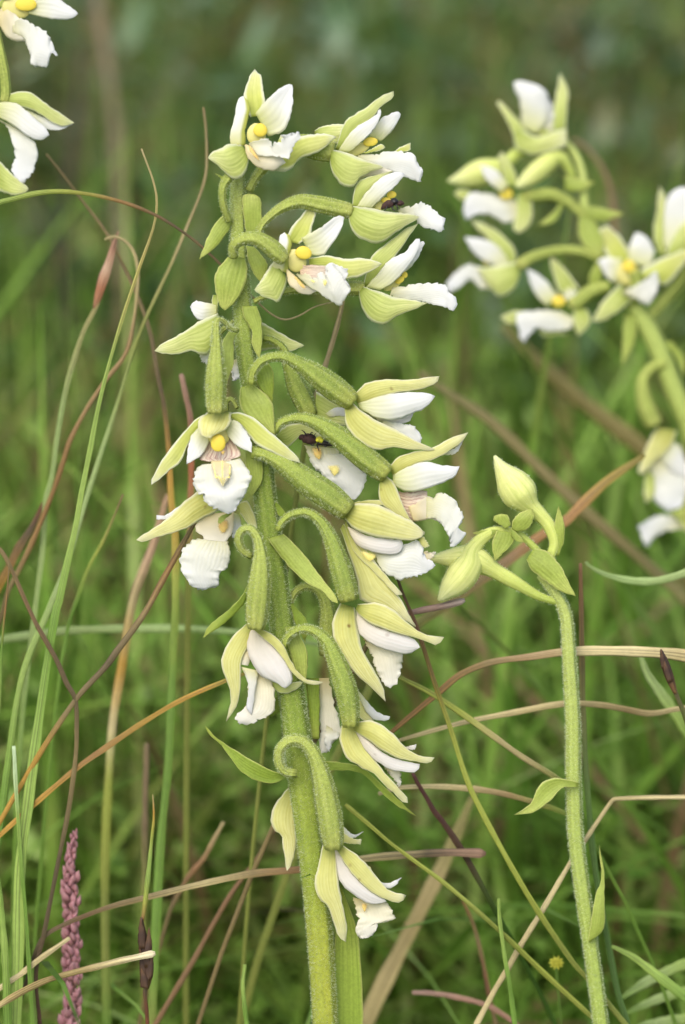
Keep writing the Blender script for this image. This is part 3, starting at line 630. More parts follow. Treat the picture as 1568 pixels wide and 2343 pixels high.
# 14 left, hanging bell on a looped stalk
mo.flower('Z3', '545,425 505,400 485,350 500,310 540,300 575,350 588,440 582,560 572,680 565,760', [18, 19, 20, 22, 28, 44, 54, 58, 56, 44], [20, 40, 50, 56, 60, 60, 60], [
  ('petal', 'sepal', 'Z3', '620,985 650,1030 690,1052 750,1032 778,1000', '640,975 690,1010 740,1000 778,1000', -6),
  ('lip', 'lip_old', 'Z3', '500,930 525,1000 525,1100 475,1150 490,1190', '590,960 640,1000 652,1090 630,1152 590,1167 545,1188 490,1190', [0, 8, 8], dict(ruf=5)),
  ('lip_fold', 'lip', 'Z3', '498,930 530,1010 522,1120', '578,948 565,1020 546,1150', [12, 18, 14], dict(bulge=.25)),
  ('lip_cup', 'cup', 'Z3', '505,850 495,890 498,920', '530,850 540,890 528,925', 10, dict(bulge=.3)),
  ('sepal', 'sepal_old', 'Z3', '520,735 450,805 410,890 414,950 440,1010 450,1080 430,1177', '560,740 535,830 502,900 498,980 490,1060 470,1120 430,1177', [6, 16, 16, 6], dict(bulge=.24)),
  ('petal', 'petal_old', 'Z3', '548,755 525,830 540,900 590,970 650,1000 700,1027', '590,770 650,840 700,890 727,950 732,1000 700,1027', [16, 28, 28], dict(bulge=.25)),
  ('sepal', 'sepal_old', 'Z3', '565,750 630,775 690,830 722,900 762,960 805,990 872,1000', '560,765 640,835 690,893 722,945 770,992 830,1014 872,1000', [22, 36, 34, 24], dict(bulge=.3)),
], 'ovary', zb=40, hair=1.5)
# 15 lower right bell, wide ovary
mo.flower('W8', '455,260 480,190 560,140 650,150 740,220 800,340 850,480 885,620 905,800', [24, 28, 34, 46, 62, 76, 82, 76, 62], [20, 30, 36, 44, 50], [
  ('petal', 'petal_old', 'W8', '1265,935 1310,925 1345,915', '1280,950 1330,952 1345,915', 0),
  ('lip', 'lip_old', 'W8', '1110,1050 1170,1120 1230,1200', '1200,1070 1243,1110 1238,1190 1230,1200', -2, dict(ruf=4)),
  ('sepal', 'sepal_old', 'W8', '940,790 965,870 1040,980 1120,1090 1200,1180 1275,1265 1288,1310', '838,790 832,900 870,1000 950,1060 1060,1115 1130,1190 1200,1250 1268,1312 1288,1310', [10, 24, 22, 6], dict(bulge=.22)),
  ('petal', 'petal_old', 'W8', '930,820 1030,900 1120,970 1230,1020 1368,1050', '945,845 1010,960 1080,1030 1180,1087 1290,1107 1350,1097 1368,1050', [20, 30, 24], dict(bulge=.22)),
  ('sepal', 'sepal_old', 'W8', '925,770 1040,755 1140,800 1230,890 1300,960 1400,1000 1467,1005', '930,830 1020,885 1110,955 1220,1012 1330,1032 1430,1042 1467,1005', [24, 38, 36, 26], dict(bulge=.24)),
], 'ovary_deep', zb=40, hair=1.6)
# 16 behind the stem, only its lip and a sepal show
mo.flower('Z3', '715,650 745,588 800,562 862,590 892,670 890,780 885,880', [16, 18, 22, 32, 40, 42, 36], [-20, -30, -40, -44], [
  ('lip', 'lip_old', 'W8', '690,470 690,650 698,800 695,960 740,972', '760,470 795,650 832,780 832,850 780,920 740,972', [-44, -40, -40], dict(ruf=4)),
  ('lip', 'lip', 'W8', '738,790 726,870 735,930 760,965', '762,800 832,862 780,895 760,965', -28, dict(ruf=3)),
  ('sepal', 'sepal_old', 'W8', '925,520 970,620 1020,700 1060,750', '940,640 960,720 1000,760 1060,760', -30),
  ('petal', 'petal', 'W8', '930,525 1000,608 1060,680 1120,715 1168,728', '960,600 1010,700 1070,750 1150,754 1168,728', -24, dict(bulge=.15)),
], 'ovary', zb=0)
# 17 lowest, on a curled stalk
mo.flower('Z4', '600,462 540,452 508,400 515,330 565,285 630,288 690,350 730,450 760,580 785,720 805,870', [26, 28, 30, 32, 36, 44, 56, 64, 70, 68, 58], [30, 44, 52, 54, 54, 54, 54, 54], [
  ('petal', 'petal', 'Z4', '990,960 1050,1040 1100,1052 1167,1023', '1000,1000 1060,1067 1120,1077 1167,1023', 0),
  ('lip', 'lip_old', 'Z4', '905,1130 930,1240 920,1310 950,1350 990,1347', '1000,1150 1090,1160 1132,1240 1100,1256 1040,1262 1032,1310 990,1347', [0, 6, 8], dict(ruf=6)),
  ('nectar_patch', 'ochre', 'Z4', '950,1160 955,1190 970,1210', '985,1165 980,1190 970,1210', 14),
  ('sepal', 'sepal_old', 'Z4', '742,850 722,950 702,1040 716,1125 765,1172 800,1260 830,1340 867,1370', '812,850 822,980 832,1080 852,1180 873,1280 867,1370', [14, 26, 24, 10], dict(bulge=.24)),
  ('petal', 'petal_old', 'Z4', '808,865 820,980 850,1062 920,1122 1000,1167 1087,1152', '830,865 900,985 980,1065 1060,1122 1087,1152', [20, 30, 24], dict(bulge=.24)),
  ('sepal', 'sepal_old', 'Z4', '835,845 900,880 980,950 1040,1030 1100,1090 1192,1120', '815,870 880,975 960,1065 1040,1122 1150,1160 1192,1120', [24, 36, 32, 22], dict(bulge=.26)),
], 'ovary', zb=30, hair=1.6)
# 18 behind the lower stem
mo.flower('Z4', '700,420 690,520 680,640 690,740', [30, 38, 44, 44], [-30, -50, -56], [
  ('sepal', 'sepal_old', 'Z4', '560,540 490,620 463,700 480,765 520,795 535,900 550,987', '600,545 600,700 600,830 582,930 550,987', [-50, -44, -42], dict(bulge=.2)),
  ('petal', 'petal', 'Z4', '830,720 900,790 962,776', '830,790 910,808 962,776', -40), ('sepal', 'sepal_old', 'Z4', '830,760 900,810 952,818', '835,830 900,842 948,846', -36),
], 'ovary', zb=0, hair=0)

for m_, fr_, A_, B_, z_, kw_ in [
  ('bract', 'Z1', '262,865 190,890 130,980 78,1112', '262,905 212,990 160,1052 78,1112', [10, 20, 30], {}),
  ('bract', 'Z1', '330,985 315,860 312,770 360,762', '408,980 414,880 410,790 370,762', [24, 30, 30], {}),
  ('bract', 'W4', '230,1240 190,1200 160,1180', '330,1230 260,1220 160,1180', 60, {}),
  ('bract', 'Z1', '232,1100 170,1180 163,1270 190,1362 215,1387', '325,1105 338,1180 312,1280 262,1352 215,1387', [40, 56, 50], dict(bulge=.18)),
  ('bract', 'Z1', '330,1040 345,1130 380,1200 412,1242', '372,1045 422,1100 447,1150 412,1242', [20, 26, 22], {}),
  ('bract', 'X1', '1085,410 1110,520 1180,640 1190,800 1260,930', '1230,410 1270,520 1285,640 1285,800 1260,930', [26, 30, 26], dict(bulge=.15)),
  ('bract_dark', 'X1', '1190,1040 1250,1200 1330,1300 1385,1360', '1340,970 1395,1050 1400,1200 1385,1360', [22, 26, 24], {}),
  ('bract', 'X1', '1080,1210 1060,1300 1080,1420 1200,1560 1410,1680', '1210,1195 1330,1290 1390,1380 1405,1500 1410,1680', [34, 44, 46], dict(bulge=.14)),
  ('bract', 'X1', '960,660 900,760 880,900 900,1100 920,1240', '1040,680 1005,760 1005,960 960,1120 920,1240', [44, 60, 66], dict(bulge=.12)),
  ('bract', 'Z2', '515,730 520,800 540,880 500,962', '592,745 597,850 560,920 500,962', [34, 40, 40], dict(bulge=.15)),
  ('bract', 'Z3', '620,345 680,430 780,535 870,585 910,630 940,640', '692,325 762,390 832,480 892,560 925,600 940,640', [34, 44, 60, 92], dict(bulge=.1)),
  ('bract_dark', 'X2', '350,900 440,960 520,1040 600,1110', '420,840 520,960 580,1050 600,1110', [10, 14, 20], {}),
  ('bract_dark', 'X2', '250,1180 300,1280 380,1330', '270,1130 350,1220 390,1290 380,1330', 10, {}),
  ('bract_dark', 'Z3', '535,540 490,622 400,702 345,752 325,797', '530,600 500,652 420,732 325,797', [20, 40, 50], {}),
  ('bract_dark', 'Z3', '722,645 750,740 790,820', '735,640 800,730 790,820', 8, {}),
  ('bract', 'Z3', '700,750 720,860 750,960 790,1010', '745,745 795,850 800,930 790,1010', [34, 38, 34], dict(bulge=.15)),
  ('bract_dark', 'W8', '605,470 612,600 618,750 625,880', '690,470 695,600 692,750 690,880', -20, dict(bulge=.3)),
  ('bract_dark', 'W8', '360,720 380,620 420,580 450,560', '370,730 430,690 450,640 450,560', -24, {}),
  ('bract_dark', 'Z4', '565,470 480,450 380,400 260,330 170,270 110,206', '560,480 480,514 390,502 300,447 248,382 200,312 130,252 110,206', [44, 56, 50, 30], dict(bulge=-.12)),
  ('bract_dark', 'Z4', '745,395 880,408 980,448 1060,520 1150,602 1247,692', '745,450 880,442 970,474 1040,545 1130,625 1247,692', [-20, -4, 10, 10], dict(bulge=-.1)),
  ('leaf', 'Z4', '790,1900 800,1500 815,1300 828,1180 838,1060', '960,1900 957,1600 932,1330 890,1190 838,1060', [-16, -20, -24, -26], dict(bulge=-.1)),
]:
    nm = 'leaf' if m_ == 'leaf' else 'bract'
    if nm == 'leaf':                # the upper stem leaf runs on down to the stem base
        A_ = '780,2230 785,2050 ' + A_; B_ = '860,2230 930,2080 ' + B_
    mo.sheet(nm, 'bract_dark' if m_ == 'leaf' else m_, fr_, A_, B_, z_, **kw_)
mo.finish()

# ------------------------------------------------------------------ the orchid behind on the right
ZR = -1250
ro = Plant('orchid_plant', 'white orchid behind the budding stalk, with open flowers and fat buds on a crooked stem',
           root_at('Z6', '1500,280 1560,420 1610,600', ZR), ZR, 'white orchids among the grass')
ro.tube('stem', 'Z5', '840,530 900,590 945,690 962,800 965,900 1000,1000 1060,1130 1150,1300 1240,1480 1330,1620 1400,1760 1455,1900 1520,2060 1580,2200 1640,2400',
        [22, 24, 25, 26, 28, 36, 42, 46, 52, 56, 58, 58, 60, 60, 60], 0, 'stem_pale', 6, .04, 16, 60, to_ground=True, hair=0)
S_, SI, PT, LP = 'sepal', 'sepal_in', 'petal', 'lip'
ro.flower('Z5', '850,540 800,520 740,500 700,480', [26, 34, 44, 44], [0, 10, 10], [
  ('petal', PT, 'Z5', '590,440 580,300 540,180 600,168 680,190', '680,490 745,400 745,260 720,215 680,190', [20, 24, 26], dict(bulge=.15)),
  ('sepal', S_, 'Z5', '775,480 780,350 800,230 822,118', '852,460 862,330 866,220 822,118', [16, 10, 0], dict(bulge=.2)),
  ('sepal', S_, 'Z5', '560,540 500,400 440,300 458,288', '660,520 590,430 520,345 458,288', [24, 20, 10], dict(bulge=.2)),
  ('lip', LP, 'Z5', '690,480 720,330 740,240', '760,480 780,360 740,240', [14, 14, 10]),
  ('sepal', S_, 'Z5', '540,480 560,570 680,605 860,560', '580,460 690,500 780,470 860,450', 34, dict(bulge=.2)),
], hair=0)
def bud(pl, fr, path, rad, z, mat='bud', parent=None, name='bud', n=26):
    return pl.tube(name, fr, path, [v * (1.28 if v > 55 and pl is not ro else 1) for v in rad], z, mat, 3, .05, 18, n, parent=parent, hair=.5, hl=(3, 6))
bud(ro, 'Z5', '640,560 560,600 480,670 430,690 350,710 280,735 210,755 148,765', [30, 34, 36, 60, 80, 74, 44, 6], [0, 4, 4])
bud(ro, 'Z5', '900,745 850,650 800,620 750,650 690,700 630,750 560,800', [24, 28, 44, 58, 60, 48, 16], [0, 20, 40])
ro.flower('Z5', '965,980 880,900 780,850 690,850 600,860', [28, 32, 38, 44, 44], [0, 10, 10], [
  ('sepal', S_, 'Z5', '490,790 470,690 450,620 470,588', '570,800 545,700 500,630 470,588', 34, dict(bulge=.15)),
  ('petal', PT, 'Z5', '470,835 390,770 350,700 340,676', '515,790 440,705 380,676 340,676', 40),
  ('sepal', S_, 'Z5', '290,825 220,815 188,840', '290,872 230,880 188,840', -4),
  ('lip', LP, 'Z5', '550,880 400,845 280,838 243,930 258,995', '580,960 500,1015 400,965 320,965 258,995', [14, 20, 24]),
  ('sepal', S_, 'Z5', '565,850 555,960 538,1050 580,1078', '630,820 655,920 642,1020 580,1078', 20, dict(bulge=.2)),
  ('ball', 'anther_cap', 'anther', 'Z5', '495,840', (48, 44), 26),
], hair=0)
ro.flower('Z5', '1060,1230 960,1190 860,1178 760,1190 660,1220 570,1275', [28, 30, 30, 32, 36, 40], [0, 10, 20], [
  ('sepal', S_, 'Z5', '560,1270 545,1170 460,1080 360,1020 288,998', '490,1260 430,1170 370,1090 320,1050 288,998', 0, dict(bulge=.2)),
  ('petal', PT, 'Z5', '520,1250 440,1150 340,1110 248,1098', '500,1300 380,1250 300,1190 248,1098', 10, dict(bulge=.15)),
  ('ball', 'anther_cap', 'anther', 'Z5', '385,1240', (34, 30), 6),
  ('lip', LP, 'Z5', '430,1310 330,1275 260,1265 180,1330 138,1390 160,1435', '430,1410 340,1405 290,1355 220,1395 160,1435', 4),
  ('sepal', S_, 'Z5', '572,1245 450,1270 320,1288', '578,1330 545,1410 460,1458 400,1400 320,1288', 16, dict(bulge=.25)),
], hair=0, zb=10)
ro.flower('Z5', '1110,1395 1040,1410 980,1440 920,1490 870,1500', [34, 40, 44, 46, 40], [0, 8, 12], [
  ('sepal', S_, 'Z5', '820,1440 780,1330 753,1208', '940,1420 880,1330 820,1260 753,1208', 0, dict(bulge=-.15)),
  ('petal', PT, 'Z5', '740,1515 680,1450 640,1370 623,1288', '810,1460 745,1370 685,1320 623,1288', 8),
  ('petal', PT, 'Z5', '830,1430 860,1480 932,1515', '880,1395 935,1450 932,1515', 8),
  ('sepal', S_, 'Z5', '650,1545 540,1543 458,1580', '610,1605 520,1618 458,1580', 2),
  ('sepal', S_, 'Z5', '690,1640 720,1690 862,1682', '780,1640 810,1650 862,1682', 6),
  ('lip', LP, 'Z5', '830,1550 700,1538 560,1565 578,1680 600,1735', '895,1580 882,1645 760,1665 680,1642 600,1735', [14, 22, 28]),
  ('sepal', S_, 'Z5', '900,1530 900,1620 930,1692', '980,1530 1002,1610 930,1692', 16, dict(bulge=.2)),
  ('ball', 'anther_cap', 'anther', 'Z5', '810,1482', (48, 42), 26),
], hair=0, zb=20)
ro.flower('Z5', '1240,1480 1270,1430 1280,1360 1260,1300', [44, 48, 46, 40], [0, 20, 30], [
  ('sepal', SI, 'Z5', '1150,1290 1070,1150 1058,1060 1100,1028', '1260,1230 1195,1120 1140,1060 1100,1028', 0, dict(bulge=-.15)),
  ('petal', PT, 'Z5', '1220,1240 1235,1150 1270,1080 1300,1078', '1350,1290 1384,1200 1352,1120 1300,1078', 8),
  ('petal', PT, 'Z5', '1190,1230 1100,1222 1043,1240', '1180,1380 1110,1355 1043,1240', 12),
  ('sepal', SI, 'Z5', '1270,1320 1400,1240 1500,1200 1640,1160', '1380,1370 1460,1385 1540,1290 1640,1160', 20, dict(bulge=.15)),
  ('sepal', S_, 'Z5', '1180,1380 1080,1480 1008,1602', '1250,1480 1140,1565 1060,1602 1008,1602', 24, dict(bulge=.15)),
  ('ball', 'column', 'column', 'Z5', '1225,1320', (70, 70), 20), ('ball', 'anther_cap', 'anther', 'Z5', '1228,1275', (48, 44), 36),
  ('lip', LP, 'Z5', '1180,1425 1280,1388 1400,1298', '1190,1432 1300,1482 1352,1508 1405,1400 1400,1298', [34, 44, 50]),
], hair=0, zb=20)
ro.flower('Z5', '1330,1600 1440,1480 1540,1340 1540,1250 1500,1170', [34, 40, 44, 48, 44], [-10, -20, -20], [
  ('sepal', S_, 'Z5', '1410,1210 1378,1080 1400,930 1412,798', '1480,1210 1445,1000 1452,870 1412,798', 0, dict(bulge=.2)),
  ('petal', PT, 'Z5', '1435,1170 1450,900 1520,810 1600,805', '1530,1160 1610,1100 1650,900 1600,805', 8, dict(bulge=.2)),
  ('sepal', S_, 'Z5', '1440,1210 1520,1050 1660,950', '1560,1220 1650,1120 1660,950', 16, dict(bulge=.2)),
], hair=0)
ro.flower('Z6', '1450,120 1380,135 1325,190 1310,260 1335,380 1385,490', [30, 34, 40, 50, 62, 58], [10, 30, 36], [
  ('lip', LP, 'Z6', '1345,740 1380,850 1380,930 1460,1000', '1540,590 1590,800 1550,960 1460,1000', [0, 10, 14], dict(bulge=.15)),
  ('sepal', S_, 'Z6', '1335,760 1320,870 1330,952', '1385,790 1385,900 1330,952', 12),
  ('petal', PT, 'Z6', '1460,560 1530,620 1600,760', '1400,640 1470,760 1600,800', 16),
  ('sepal', 'sepal_old', 'Z6', '1395,500 1335,620 1283,762', '1520,520 1480,620 1400,690 1320,775 1283,762', 24, dict(bulge=.25)),
], hair=0, zb=10)
ro.flower('Z6', '1560,420 1620,600 1640,820 1600,980 1560,1040', [34, 44, 56, 60, 50], [0, 10, 14], [
  ('lip', LP, 'Z6', '1570,1030 1420,1025 1300,1080 1288,1092', '1570,1115 1460,1115 1380,1165 1340,1215 1288,1092', [4, 10, 16]),
  ('sepal', S_, 'Z6', '1470,1010 1560,1100 1640,1250', '1600,960 1680,1100 1640,1250', 20, dict(bulge=.2)),
], hair=0)
for A_, B_ in [('975,915 1080,930 1205,960', '975,985 1080,1002 1205,960'), ('835,880 770,960 688,1030', '840,925 780,1012 688,1030'),
               ('1205,1560 1195,1700 1188,1865', '1285,1580 1262,1740 1188,1865'), ('935,980 935,1100 1000,1190 1060,1225', '1015,980 1065,1080 1085,1150 1060,1225'),
               ('845,735 940,755 1025,775', '850,825 950,825 1025,775'), ('990,1420 1000,1320 1050,1230', '1040,1420 1070,1320 1050,1230')]:
    ro.sheet('bract', 'bract', 'Z5', A_, B_, [12, 20, 24])
ro.sheet('bract', 'bract', 'Z6', '1420,0 1500,60 1560,200', '1480,-20 1560,80 1560,200', 0)
ro.finish()

# ------------------------------------------------------------------ the budding stalk
ZB = -95
bo = Plant('orchid_plant', 'slender orchid stalk still in bud, its tip crooked over with closed yellow-green buds',
           root_at('W2', '1085,1600 1120,1850 1150,2068', ZB), ZB, 'white orchids among the grass')
bo.tube('stem', 'W2', '850,-170 890,-120 940,-50 975,40 985,150 1000,400 1010,600 1012,850 1020,1100 1048,1350 1085,1600 1120,1850 1148,2068',
        [26, 30, 33, 35, 37, 38, 38, 38, 38, 38, 37, 38, 38], 0, 'stem_pale', 6, .03, 20, 90, to_ground=True, hair=1.2)
bud(bo, 'Z6', '800,1480 765,1380 762,1280 790,1190 755,1085 690,1010 640,965 590,900 530,820 470,740 428,668',
    [30, 28, 28, 32, 38, 42, 54, 88, 80, 50, 8], [0, 4, 0, 0, 4], n=40)
bud(bo, 'Z6', '810,1545 690,1505 570,1435 450,1365 360,1310 290,1275 200,1275 100,1280 20,1285', [20, 26, 34, 44, 46, 62, 58, 44, 8], [0, 10, 14, 10], n=36)
bud(bo, 'Z6', '720,1275 640,1190 560,1130 430,1120 350,1165 295,1235 275,1310 215,1400 150,1470 92,1535', [24, 22, 22, 28, 36, 44, 66, 76, 56, 8], [0, 6, 20, 30, 34], n=40)
for m_, A_, B_, z_ in [
  ('bract', '785,1270 785,1120 795,1030 812,972', '815,1265 848,1150 838,1050 812,972', [10, 14, 14]),
  ('bract', '620,1290 650,1350 740,1422 830,1482 912,1507', '660,1225 740,1238 812,1310 862,1400 912,1507', [24, 34, 40]),
  ('bract', '530,1105 540,1050 600,1000 657,988', '560,1125 632,1102 662,1040 657,988', [30, 36, 36]),
  ('bract', '495,1105 428,1060 428,1030 470,1016', '525,1085 512,1030 492,1020 470,1016', 34),
  ('bract', '445,1115 413,1200 430,1297', '545,1130 542,1190 492,1242 430,1297', [34, 40, 40]),
  ('bract', '525,1105 580,1150 602,1182', '530,1145 560,1182 602,1182', 40),
  ('bract', '450,1110 350,1115 298,1130', '440,1140 350,1150 298,1130', 26),
]: bo.sheet('bract', m_, 'Z6', A_, B_, z_)
bo.sheet('leaf', 'bract', 'W2', '1040,868 970,848 880,850 830,902 800,970 718,1027', '1035,890 960,892 900,952 820,1012 718,1027', [36, 44, 44, 40], bulge=-.15)
bo.sheet('leaf', 'bract', 'W2', '1085,1665 1100,1560 1120,1430 1150,1350 1140,1178', '1100,1655 1162,1590 1167,1450 1162,1300 1140,1178', [30, 34, 24, 10], bulge=.15)
bo.finish()

# ------------------------------------------------------------------ the orchid leaning in at the left
ZL = -330
lo = Plant('orchid_plant', 'white orchid standing past the arching green rush, only two open flowers leaning into view',
           root_at('Z7', '-150,900 -170,1500 -180,2100', ZL), ZL, 'white orchids among the grass')
lo.tube('stem', 'Z7', '-110,-500 -100,0 -110,400 -120,900 -140,1500 -150,2100 -150,3000', [50, 55, 58, 60, 62, 64, 66], -20, 'stem', 6, .04, 16, 60, to_ground=True, hair=0)
lo.flower('Z7', '-105,-120 -60,-180 0,-160 50,-80 80,-20', [40, 44, 60, 66, 60], [0, 10, 20], [
  ('petal', PT, 'Z7', '200,30 290,-30 400,-25 540,60 578,100', '210,100 350,132 480,143 545,132 578,100', [20, 24, 20], dict(bulge=.15)),
  ('lip_cup', 'cup', 'Z7', '0,70 60,55 140,130', '-10,180 80,295 190,305', [10, 20, 24], dict(bulge=.2)),
  ('ball', 'column', 'column', 'Z7', '120,50', (110, 90), 14), ('ball', 'anther_cap', 'anther', 'Z7', '190,30', (95, 60), 30),
  ('lip', LP, 'Z7', '95,200 150,138 260,190 340,240 392,330 428,410', '95,235 180,295 220,380 240,482 310,498 362,482 372,402 428,410', [28, 36, 36], dict(ruf=6)),
  ('sepal', S_, 'Z7', '-40,40 60,-60 200,-160', '40,70 140,10 200,-160', 4),
], hair=0)
lo.flower('Z7', '-110,230 -70,190 -30,230 5,380 35,540 45,700 30,760', [30, 32, 32, 36, 38, 40, 40], [0, 10, 14], [
  ('sepal', S_, 'Z7', '20,705 200,676 330,760 450,840 552,910', '40,780 210,800 330,870 450,935 552,910', [14, 18, 10], dict(bulge=.2)),
  ('petal', PT, 'Z7', '180,800 320,870 450,920 540,920', '210,860 320,945 440,965 540,920', 6),
  ('lip', LP, 'Z7', '-20,880 60,950 112,1150 90,1250 130,1345', '130,950 250,1040 278,1130 252,1250 190,1348 130,1345', [10, 20, 24], dict(bulge=.15)),
  ('sepal', S_, 'Z7', '-40,1150 80,1280 160,1350 212,1395', '-40,1400 90,1445 180,1433 212,1395', [20, 30, 30], dict(bulge=.2)),
  ('petal', PT, 'Z7', '-20,760 120,765 230,850 330,940 368,1000', '-20,860 100,930 210,1012 300,1042 368,1000', [26, 34, 30], dict(bulge=.2)),
], hair=0)
lo.finish()

# ------------------------------------------------------------------ insects
def simple(name, s_col, rough=.5, spec=.4):
    s = NT(name); g = s.n('ShaderNodeNewGeometry'); n = s.noise(g.outputs['Position'], 2500, 3)
    c = s.mix(.7, lin(*s_col), s.ramp(n, [(.3, (.35, .35, .35, 1)), (.7, (1.3, 1.3, 1.3, 1))]), 'MULTIPLY')
    return s.finish(c, 0, rough, spec, bump=n, bumpd=.0001)
M['black'] = simple('insect_black', (26, 20, 18), .4); M['brown_fur'] = simple('insect_brown_hair', (58, 36, 30), .8); M['yellow_band'] = simple('insect_yellow', (214, 210, 60), .6)
M['wing'] = simple('insect_wing', (90, 80, 70), .3)
class Bug(Plant):
    def __init__(s, label, fr, c, z): s.z = z; s.h = []; s.loc = P(pts(fr, c)[0], z); s.root = thing('insect', label, 'insect', tuple(float(v) for v in s.loc))
b1 = Bug('small dark brown fly wedged in the mouth of a profile flower', 'W5', '820,1300', 26)
b1.tube('abdomen', 'W5', '690,1345 720,1315 770,1290 820,1280', [6, 32, 46, 34], [8, 8], 'brown_fur', 5, .06, 14, 14, hair=4, hl=(2, 4))
b1.tube('thorax', 'W5', '790,1290 830,1265 870,1285', [20, 44, 24], [8, 8], 'black', 5, .05, 14, 12, hair=2, hl=(2, 4))
b1.tube('head', 'W5', '860,1290 900,1278 940,1282', [12, 34, 8], [10, 10], 'brown_fur', 4, .05, 12, 10, hair=0)
for a_ in ('760,1310 740,1340 720,1360', '810,1310 815,1345 850,1362', '845,1290 870,1330 865,1352'): b1.tube('leg', 'W5', a_, [9, 7, 4], [16, 20], 'black', 0, 0, 8, 8, hair=0)
b2 = Bug('small black wasp-like insect with a yellow-marked waist walking on a half hidden lip', 'X2', '690,470', -14)
b2.tube('head', 'X2', '520,460 545,440 580,450', [10, 38, 30], [0], 'brown_fur', 4, .04, 12, 10, hair=3, hl=(2, 4))
b2.tube('thorax', 'X2', '550,470 600,455 660,465 710,480', [26, 60, 58, 24], [0], 'brown_fur', 5, .05, 14, 14, hair=4, hl=(2, 4))
b2.tube('waist', 'X2', '700,475 735,460 775,480', [18, 34, 26], [4], 'yellow_band', 4, .05, 12, 10, hair=0)
b2.tube('abdomen', 'X2', '715,510 770,498 830,508 890,520', [16, 30, 28, 12], [0], 'black', 6, .04, 14, 14, hair=0)
for a_ in ('600,420 575,380 545,360', '640,410 650,388 668,388', '670,440 690,405 695,395', '640,510 670,525 680,500', '705,510 718,540 735,590', '790,520 800,540 820,530'): b2.tube('leg', 'X2', a_, [8, 7, 4], [8, 10], 'black', 0, 0, 8, 8, hair=0)

# ------------------------------------------------------------------ single grass blades, rush stems and straws
def blade_mat(name, cols, streak=.35, rough=.5, trans=.15):
    """colours run from the tip to the base; fine streaks along the blade"""
    s = NT(name); uv = s.n('ShaderNodeUVMap'); sep = s.n('ShaderNodeSeparateXYZ'); s.l(uv.outputs[0], sep.inputs[0])
    u, v = sep.outputs[0], sep.outputs[1]
    g = s.n('ShaderNodeNewGeometry'); n1 = s.noise(g.outputs['Position'], 120, 3); n2 = s.noise(g.outputs['Position'], 1100, 3)
    uu = s.math('ADD', u, s.math('MULTIPLY', s.math('SUBTRACT', n1, .5), .12))
    k = len(cols); st = [(i / (k - 1), lin(*c)) for i, c in enumerate(cols)]
    c = s.ramp(uu, st)
    cb = s.n('ShaderNodeCombineXYZ'); s.l(s.math('MULTIPLY', v, 26), cb.inputs[0]); s.l(s.math('MULTIPLY', u, 2.0), cb.inputs[1])
    ns = s.noise(cb.outputs[0], 1.0, 2)
    c = s.mix(streak * 2, c, s.ramp(ns, [(.36, (.35, .34, .30, 1)), (.58, (1.2, 1.2, 1.15, 1))]), 'MULTIPLY')
    c = s.mix(.25, c, s.ramp(n2, [(.3, (.5, .48, .42, 1)), (.65, (1, 1, 1, 1))]), 'MULTIPLY')
    return s.finish(c, trans, rough, .3, bump=ns, bumpd=.0001)
GREEN, LIGHT, OLIVE, YEL = (106, 138, 54), (138, 162, 78), (128, 136, 64), (148, 156, 68)
TAN, STRAW, BROWN, DARK = (172, 158, 112), (196, 182, 136), (128, 112, 74), (92, 80, 56)
ORANGE, RUST, PALE, PINK = (174, 136, 58), (140, 108, 64), (140, 160, 98), (180, 118, 124)
def blade(name, label, cat_, fr, path, width, z, cols, flat=.4, n=60, rootdown=True, group='grass stems among the orchids', sides=10, streak=.35, roll=0, spread=.35, link_=True):
    p = cat(pts(fr, path), n); zz = interp(z, n)
    C = P(p, zz); r = interp(width, n) * .46 * PX * (FOCUS - zz * PX) / FOCUS
    m = len(C)
    if rootdown:
        C = ground_path(C, spread=spread); r = np.r_[r, np.full(len(C) - m, r[-1])]
    k = np.arange(len(C)); ph = rng.uniform(0, 6.28, 3)
    r = r * (1 + .07 * np.sin(k * .31 + ph[0]) + .05 * np.sin(k * .83 + ph[1])); r[0] = min(r[0], 4 * PX)
    V, UV = tube_verts(C, r, sides, 2, .12, flat=flat * .8, roll=roll + .5 * math.sin(ph[2]))
    L = np.r_[0, np.cumsum(np.linalg.norm(np.diff(C, axis=0), axis=1))]; uu = np.clip(L / L[m - 1], 0, 1); uu = np.r_[uu[0], uu, uu[-1]]
    UV[..., 0] = uu[:, None]
    loc = C[-1] * np.array([1, 1, 0]) if rootdown else C[-1]
    me = mesh_grid(name, V - loc, UV)
    o = link(name, me, blade_mat(name + '_skin', cols, streak))
    o.location = loc
    if label: tag(o, label, cat_, group)
    return o, loc, C
G = 'grass stem'
blade('green_rush', 'green arching rush bowing over towards the orchid, its brown tip curling behind the stem', G, 'D',
      '765,690 720,702 685,722 650,731 618,716 585,686 540,640 490,590 440,546 380,505 330,480 280,462 220,447 150,438 90,441 30,455 -20,472 -120,540 -190,700', [3, 4, 5, 6, 7, 8, 10, 12, 13, 14, 14], [-50, -48, -46, -40, -36, -30, -20, -20], [STRAW, TAN, BROWN, DARK, RUST, YEL, LIGHT, LIGHT, LIGHT], flat=.8, n=110, spread=.2)
blade('green_rush', 'tall straight pale green rush with a dry bent tan tip, left of the orchid', G, 'D',
      '324,340 336,372 350,410 359,455 355,505 340,555 320,610 282,724 249,836 224,938 206,1032 188,1122 174,1201 155,1285 134,1382 128,1400 106,1530 83,1692 65,1831 46,1993 42,2178 37,2342', [4, 6, 7, 8, 9, 11, 13, 16, 18, 20, 24, 26, 27, 28, 28, 28], [-110, -100, -80, -60, -50], [TAN, (170, 160, 90), LIGHT, LIGHT, GREEN, LIGHT, LIGHT, LIGHT], flat=.5, n=110)
